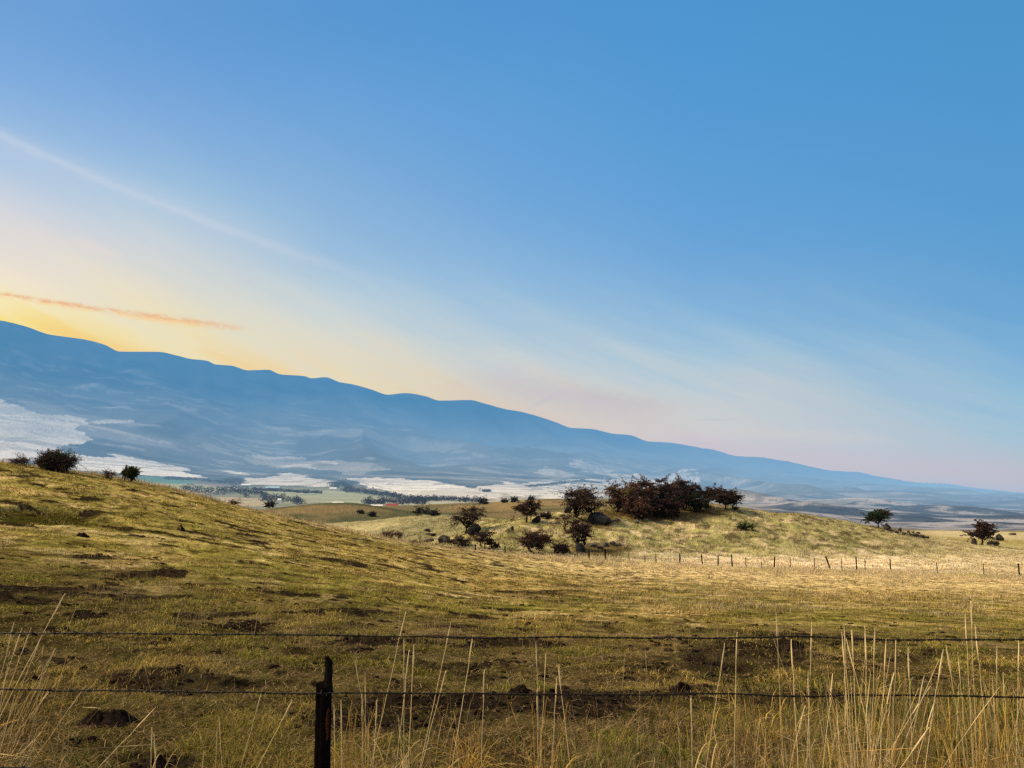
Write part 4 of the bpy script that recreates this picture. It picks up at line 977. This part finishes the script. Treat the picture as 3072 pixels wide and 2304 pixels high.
# ------------------------------------------------------------------ rocks
def rock(label, u, vb, rg, wpx, hpx, seed, group=None, col=c_(.028, .026, .027), name="boulder"):
    x, y, z = hit(u, vb, *rg); k = mpp(y, z - CAMZ); r = np.random.default_rng(seed)
    bm = bmesh.new(); bmesh.ops.create_icosphere(bm, subdivisions=4, radius=1)
    V = np.array([v.co[:] for v in bm.verts]); Fc = np.array([[v.index for v in f.verts] for f in bm.faces]); bm.free()
    off = r.uniform(0, 50, 3)
    # planes cut the ball into facets, then roughen
    for _ in range(9):
        nrm = r.normal(size=3); nrm /= np.linalg.norm(nrm); dd = r.uniform(.55, .85)
        e = V @ nrm - dd; V = V - np.clip(e, 0, None)[:, None] * nrm
    V *= (1 + .22 * (fbm(V[:, 0] * 2.2 + off[0], V[:, 1] * 2.2 + V[:, 2] * 1.9 + off[1], 4, seed) - .5))[:, None]
    V[:, 0] *= wpx * k / 2 / np.abs(V[:, 0]).max(); V[:, 1] *= wpx * k * .42; 
    V[:, 2] = (V[:, 2] - V[:, 2].min()); V[:, 2] *= hpx * k * 1.3 / V[:, 2].max(); V[:, 2] -= hpx * k * .3
    cc = col * (.7 + .9 * smooth(.45, .7, fbm(V[:, 0] * 2 + 5, V[:, 2] * 2 + V[:, 1], 4, seed + 9)))[:, None]
    o = mk(name, V, None, Fc, cc, M_rock, None, False); o.location = (x, y, z)
    return tag(o, label, "boulder" if name == "boulder" else "rock", group)
rock("big black boulder against the gnarled tree's trunk", 474, 534.5, (92, 130), 15, 11, 1)
rock("rounded grey boulder with dark right side at the field edge", 444, 542.5, (85, 115), 12.5, 7.5, 2, col=c_(.07, .065, .055))
rock("low tan-grey boulder left of the rounded grey boulder", 428.5, 542, (85, 112), 11, 4, 3, col=c_(.13, .11, .08))
rock("dark low rock at the straw crest, left of all field edge boulders", 415, 538.5, (82, 112), 8, 4.2, 4)
rock("small dark rock on the pale slope above the field edge boulders", 427, 531, (95, 180), 7, 2.4, 5, name="rock")
rock("long flat dark rock on the pale slope, above rounded grey boulder", 432, 535.5, (90, 150), 14, 2.4, 6, name="rock")
rock("dark rock under the right side of the flat topped tree", 536, 522.5, (100, 150), 10, 6, 7)
rock("dark upright rock at the knoll's left shoulder, before the spiky tree", 568, 513, (100, 165), 8.5, 7, 8)
rock("huge bluish shaded boulder below the spiky tree", 601, 523.5, (100, 160), 27, 11, 9, col=c_(.05, .055, .065))
rock("tall dark rock at the trunk of the brown fence-side tree", 580, 553, (90, 120), 11, 10, 10)
ROCKS = [("grey rocks strewn right of the brown fence-side tree", "grey rocks by the fence-side tree", [(594, 547, 9, 3.4), (605, 546.5, 8, 3.8), (613, 545.5, 7, 4), (619, 546, 6, 3), (600, 549, 10, 3)], c_(.08, .08, .08)),
         ("pale grey rock in the grass at the foot of the grove", "pale rocks under the grove", [(636, 523, 7, 3.5), (617, 521, 6, 2.6), (646, 521.5, 5, 2.5)], c_(.16, .16, .12)),
         ("low dark rock in the line running down knoll's right shoulder", "rocks in line on the right shoulder", [(891, 531.5, 5, 2.6), (897, 533.5, 5, 2.4), (904, 535, 5, 2.4), (910, 536, 6, 2.6), (916, 537, 7, 3.6), (922, 538, 6, 3), (927, 538.5, 5, 2.2)], c_(.045, .04, .038)),
         ("low far rock in the short row behind the right shoulder line", "short row of far rocks", [(908, 528, 4, 2.6), (913, 528.6, 4, 2), (918, 529.2, 4, 2.2)], c_(.05, .05, .05))]
sd = 30
for lab, grp, lst, colr in ROCKS:
    for (u, vb, w_, h_) in lst:
        rock(lab, u, vb, (95, 260), w_, h_, sd, grp, colr, name="rock"); sd += 1
rock("dark rock beside the trunk of the wind-leaning lone tree", 887.5, 530.5, (110, 200), 7.5, 7, 60)
rock("single round rock right of the wind-leaning lone tree", 900, 528.5, (120, 260), 4, 4, 61)
rock("upright rock left of the lone tree with reddish top", 974.5, 544.5, (120, 240), 5.5, 6.5, 62, col=c_(.06, .05, .045))
rock("low dark rocks under the lone tree with reddish top", 994, 545.5, (120, 240), 13, 4.5, 63)
rock("pointed rock right of the lone tree with reddish top", 1000, 540.5, (120, 260), 8, 6.5, 64, col=c_(.04, .036, .034))
rock("low rock on the skyline by the right edge", 1012, 535, (160, 330), 8, 2.4, 65, col=c_(.12, .11, .07))
rock("small dark rock alone on the knoll's left slope", 512.5, 530.5, (95, 140), 4, 4.5, 66, name="rock")
rock("dark flat rock on the crest under the grove's right end", 735, 509.5, (120, 165), 7, 2.5, 67, name="rock")

# ------------------------------------------------------------------ sky
world = bpy.data.worlds.new("World"); scene.world = world; world.use_nodes = True
nt = world.node_tree; nd, lk = nt.nodes, nt.links; nd.clear()
SUN_AZ, SUN_EL = -94., 42.
def math_(op, a, b=None, c=None, clamp=False):
    n = nd.new('ShaderNodeMath'); n.operation = op; n.use_clamp = clamp
    for i, q in enumerate((a, b, c)):
        if q is None: continue
        if isinstance(q, (int, float)): n.inputs[i].default_value = q
        else: lk.new(q, n.inputs[i])
    return n.outputs[0]
def mixc(fac, a, b):
    n = nd.new('ShaderNodeMix'); n.data_type = 'RGBA'
    if isinstance(fac, (int, float)): n.inputs[0].default_value = fac
    else: lk.new(fac, n.inputs[0])
    for i, q in ((6, a), (7, b)):
        if isinstance(q, tuple): n.inputs[i].default_value = q + (1,)
        else: lk.new(q, n.inputs[i])
    return n.outputs[2]
def sstep(x, e0, e1):
    n = nd.new('ShaderNodeMapRange'); n.interpolation_type = 'SMOOTHSTEP'
    lk.new(x, n.inputs[0]); n.inputs[1].default_value = e0; n.inputs[2].default_value = e1
    return n.outputs[0]
tc = nd.new('ShaderNodeTexCoord'); sx = nd.new('ShaderNodeSeparateXYZ'); lk.new(tc.outputs['Generated'], sx.inputs[0])
az = math_('MULTIPLY', math_('ARCTAN2', sx.outputs[0], sx.outputs[1]), 180 / math.pi)
hxy = math_('SQRT', math_('ADD', math_('MULTIPLY', sx.outputs[0], sx.outputs[0]), math_('MULTIPLY', sx.outputs[1], sx.outputs[1])))
el = math_('MULTIPLY', math_('ARCTAN2', sx.outputs[2], hxy), 180 / math.pi)
def azel(u, v):
    s, m = float(side(u, v)), float(slope(v))
    return math.degrees(math.atan(s)), math.degrees(math.atan(m / math.sqrt(1 + s * s)))
# streaky cirrus: a noise in a frame tilted down to the right shifts the gradient a little
def noise(ca, ce, tilt, sc, det=4, off=0., rough=.55):
    a = math_('ADD', math_('MULTIPLY', az, ca * math.cos(tilt)), math_('MULTIPLY', el, -ca * math.sin(tilt)))
    e = math_('ADD', math_('MULTIPLY', az, ce * math.sin(tilt)), math_('MULTIPLY', el, ce * math.cos(tilt)))
    cb = nd.new('ShaderNodeCombineXYZ'); lk.new(a, cb.inputs[0]); lk.new(e, cb.inputs[1]); cb.inputs[2].default_value = off
    n = nd.new('ShaderNodeTexNoise'); n.inputs['Scale'].default_value = sc; n.inputs['Detail'].default_value = det; n.inputs['Roughness'].default_value = rough
    lk.new(cb.outputs[0], n.inputs['Vector'])
    return n.outputs['Fac']
TILT = R(24)
streak = noise(.05, .42, TILT, 1.0, 5, 3.1)
streak2 = noise(.10, .9, R(16), 1.0, 5, 8.7)
streak3 = noise(.22, 3.2, R(20), 1.0, 6, 14.3, .65)
lowmask = math_('SUBTRACT', 1.0, sstep(el, 6, 20))
elw = math_('ADD', el, math_('MULTIPLY', math_('SUBTRACT', streak, .5), math_('MULTIPLY_ADD', lowmask, 5.5, 1.2)))
elw = math_('ADD', elw, math_('MULTIPLY', math_('SUBTRACT', streak2, .5), math_('MULTIPLY', lowmask, 2.6)))
elw = math_('ADD', elw, math_('MULTIPLY', math_('SUBTRACT', streak3, .5), math_('MULTIPLY', lowmask, 1.3)))
E0, E1 = -4., 46.
SKY = {
 0: [(0, (110, 162, 217)), (60, (122, 171, 222)), (110, (146, 184, 225)), (160, (178, 202, 228)), (205, (211, 215, 224)), (240, (231, 223, 215)), (275, (244, 231, 208)), (300, (250, 236, 190)), (315, (252, 233, 162)), (330, (253, 222, 108)), (350, (252, 206, 80))],
 150: [(0, (98, 156, 214)), (130, (135, 178, 223)), (195, (170, 200, 224)), (240, (205, 214, 220)), (285, (229, 223, 205)), (325, (242, 228, 184)), (345, (246, 224, 164)), (358, (249, 213, 136)), (380, (246, 196, 110))],
 330: [(0, (88, 152, 212)), (100, (108, 165, 219)), (200, (138, 181, 221)), (260, (162, 195, 222)), (305, (199, 213, 219)), (345, (224, 220, 203)), (381, (238, 219, 174)), (400, (236, 206, 155))],
 512: [(0, (82, 151, 211)), (100, (96, 160, 217)), (200, (113, 169, 220)), (280, (145, 187, 222)), (330, (179, 203, 218)), (370, (207, 212, 211)), (402, (219, 208, 193)), (425, (219, 203, 190))],
 700: [(0, (78, 151, 210)), (150, (91, 159, 216)), (250, (108, 167, 218)), (320, (143, 186, 220)), (370, (180, 203, 216)), (412, (207, 208, 207)), (452, (206, 200, 208)), (470, (200, 196, 210))],
 1023: [(0, (76, 150, 206)), (150, (84, 155, 210)), (280, (100, 163, 211)), (350, (125, 177, 215)), (400, (150, 190, 215)), (440, (168, 193, 211)), (470, (178, 189, 206)), (495, (170, 185, 211))],
}
def ramp(u, stops):
    n = nd.new('ShaderNodeValToRGB'); lk.new(math_('DIVIDE', math_('SUBTRACT', elw, E0), E1 - E0, clamp=True), n.inputs[0])
    es = [azel(u, v)[1] for v, c in stops]
    cs = np.array([lin(*c) for v, c in stops])
    o = np.argsort(es); es, cs = np.array(es)[o], cs[o]
    top = cs[-1] * np.array([.80, .86, .92])
    es, cs = np.append(es, 60.), np.vstack([cs, top])
    q = np.linspace(max(es[0], E0), E1, 26)
    vals = np.stack([pchip(es, cs[:, i], q) for i in range(3)], 1)
    cr = n.color_ramp; cr.interpolation = 'LINEAR'
    for i, (e, c) in enumerate(zip(q, vals)):
        p = (e - E0) / (E1 - E0)
        st_ = cr.elements[0] if i == 0 else (cr.elements[1] if i == 1 else cr.elements.new(min(p, 1)))
        st_.position = min(p, 1.)
    for st_, c in zip(cr.elements, vals): st_.color = (*c, 1)
    return n.outputs[0]
us = sorted(SKY); sky = ramp(us[0], SKY[us[0]])
for a, b in zip(us[:-1], us[1:]):
    va = {0: 250, 150: 280, 330: 300, 512: 320, 700: 330, 1023: 340}
    mr = nd.new('ShaderNodeMapRange'); lk.new(az, mr.inputs[0]); mr.inputs[1].default_value = azel(a, va[a])[0]; mr.inputs[2].default_value = azel(b, va[b])[0]
    sky = mixc(mr.outputs[0], sky, ramp(b, SKY[b]))
# thin high cloud, the fading white trail and the ragged orange one (all painted on the sphere of directions)
def trail(p, q, w0, w1, col, amt, ragged=0., fade=(0, .1, .8, 1.), nz=None):
    (a0, e0), (a1, e1) = azel(*p), azel(*q)
    L = math.hypot(a1 - a0, e1 - e0); ca, sa = (a1 - a0) / L, (e1 - e0) / L
    da, de = math_('SUBTRACT', az, a0), math_('SUBTRACT', el, e0)
    t = math_('DIVIDE', math_('ADD', math_('MULTIPLY', da, ca), math_('MULTIPLY', de, sa)), L)
    d = math_('SUBTRACT', math_('MULTIPLY', de, ca), math_('MULTIPLY', da, sa))
    if ragged:
        d = math_('ADD', d, math_('MULTIPLY', math_('SUBTRACT', noise(.9, 1.6, 0, 1.4, 6, 5.5, .7), .5), ragged))
    wv_ = math_('MULTIPLY_ADD', t, w1 - w0, w0)
    g = math_('EXPONENT', math_('MULTIPLY', math_('POWER', math_('ABSOLUTE', math_('DIVIDE', d, wv_)), 2.0), -1.0))
    f = math_('MULTIPLY', sstep(t, fade[0], fade[1]), math_('SUBTRACT', 1.0, sstep(t, fade[2], fade[3])))
    k = math_('MULTIPLY', math_('MULTIPLY', g, f), amt)
    if nz is not None: k = math_('MULTIPLY', k, sstep(nz, .30, .62))
    return col, k
fine = noise(.8, 2.2, R(10), 1.6, 6, 2.2, .7)
for colr, k in [
    trail((-60, 107), (420, 292), .24, .42, lin(218, 221, 228), .32, .6, (-.6, -.2, .45, 1.1)), trail((-60, 118), (300, 240), .7, .9, lin(200, 212, 228), .25, .5, (-.6, -.2, .45, 1.1)),
    trail((60, 232), (130, 262), .25, .35, lin(240, 222, 212), .40, .3, (0, .4, .7, 1.0)),
    trail((-60, 284), (256, 330), .13, .25, lin(236, 170, 116), .95, .5, (-.4, .15, .80, 1.02), fine),
    trail((-60, 287), (252, 331.5), .12, .24, lin(255, 226, 160), .55, .5, (-.4, .15, .75, 1.0), fine),
    trail((30, 325), (170, 372), .9, 1.0, lin(246, 204, 128), .45, .8, (-.2, .3, .6, 1.1)),
    trail((-40, 318), (50, 340), .8, .4, lin(255, 224, 60), .85, .3, (-1, -.4, .5, 1.2)),
    trail((470, 376), (700, 424), 1.3, .9, lin(203, 197, 200), .8, 1.6, (-.2, .3, .6, 1.1)), trail((560, 392), (690, 408), .5, .4, lin(192, 188, 196), .4, 1.2, (-.1, .3, .6, 1.1)),
    trail((522, 412), (574, 385), .16, .25, lin(196, 194, 205), .45, .3, (0, .3, .6, 1.0)),
    trail((690, 420), (750, 419), .07, .07, lin(180, 184, 200), .3, .1, (0, .3, .6, 1.0)),
    trail((620, 440), (1100, 482), .7, .9, lin(198, 190, 204), .5, .9, (0, .2, .8, 1.2)),
    trail((690, 428), (900, 440), .35, .5, lin(214, 208, 205), .35, .8, (0, .3, .7, 1.1)),
]:
    sky = mixc(k, sky, colr)
# unseen sky behind the viewer and overhead, toned rose-grey to warm the shade
aw = sstep(math_('ABSOLUTE', az), 50., 95.)
up = sstep(el, 40., 62.)
sky = mixc(math_('MAXIMUM', math_('MULTIPLY', aw, .8), math_('MULTIPLY', up, .8)), sky, lin(190, 180, 182))
ns = nd.new('ShaderNodeTexSky'); ns.sky_type = 'NISHITA'; ns.sun_disc = False
ns.sun_elevation = R(SUN_EL); ns.sun_rotation = R(SUN_AZ); ns.altitude = 900
sc_ = nd.new('ShaderNodeVectorMath'); sc_.operation = 'SCALE'; sc_.inputs['Scale'].default_value = .10
lk.new(ns.outputs[0], sc_.inputs[0])
sky = mixc(.06, sky, sc_.outputs[0])
bg = nd.new('ShaderNodeBackground'); lk.new(sky, bg.inputs['Color']); bg.inputs['Strength'].default_value = 1.0
wo = nd.new('ShaderNodeOutputWorld'); lk.new(bg.outputs[0], wo.inputs['Surface'])

sun = bpy.data.lights.new("sun", 'SUN'); sun.energy = 5.0; sun.angle = R(11); sun.color = (1, .76, .46)
so = bpy.data.objects.new("sun", sun); COL.objects.link(so)
from mathutils import Vector
d = Vector((math.sin(R(SUN_AZ)) * math.cos(R(SUN_EL)), math.cos(R(SUN_AZ)) * math.cos(R(SUN_EL)), math.sin(R(SUN_EL))))
so.rotation_euler = (-d).to_track_quat('-Z', 'Y').to_euler(); so.location = (0, 0, 50)

scene.view_settings.view_transform = 'Standard'
scene.view_settings.look = 'None'
scene.view_settings.exposure = 0
scene.cycles.max_bounces = 3; scene.cycles.diffuse_bounces = 2; scene.cycles.transmission_bounces = 2
scene.cycles.use_denoising = False
scene.cycles.use_adaptive_sampling = True; scene.cycles.adaptive_threshold = .02
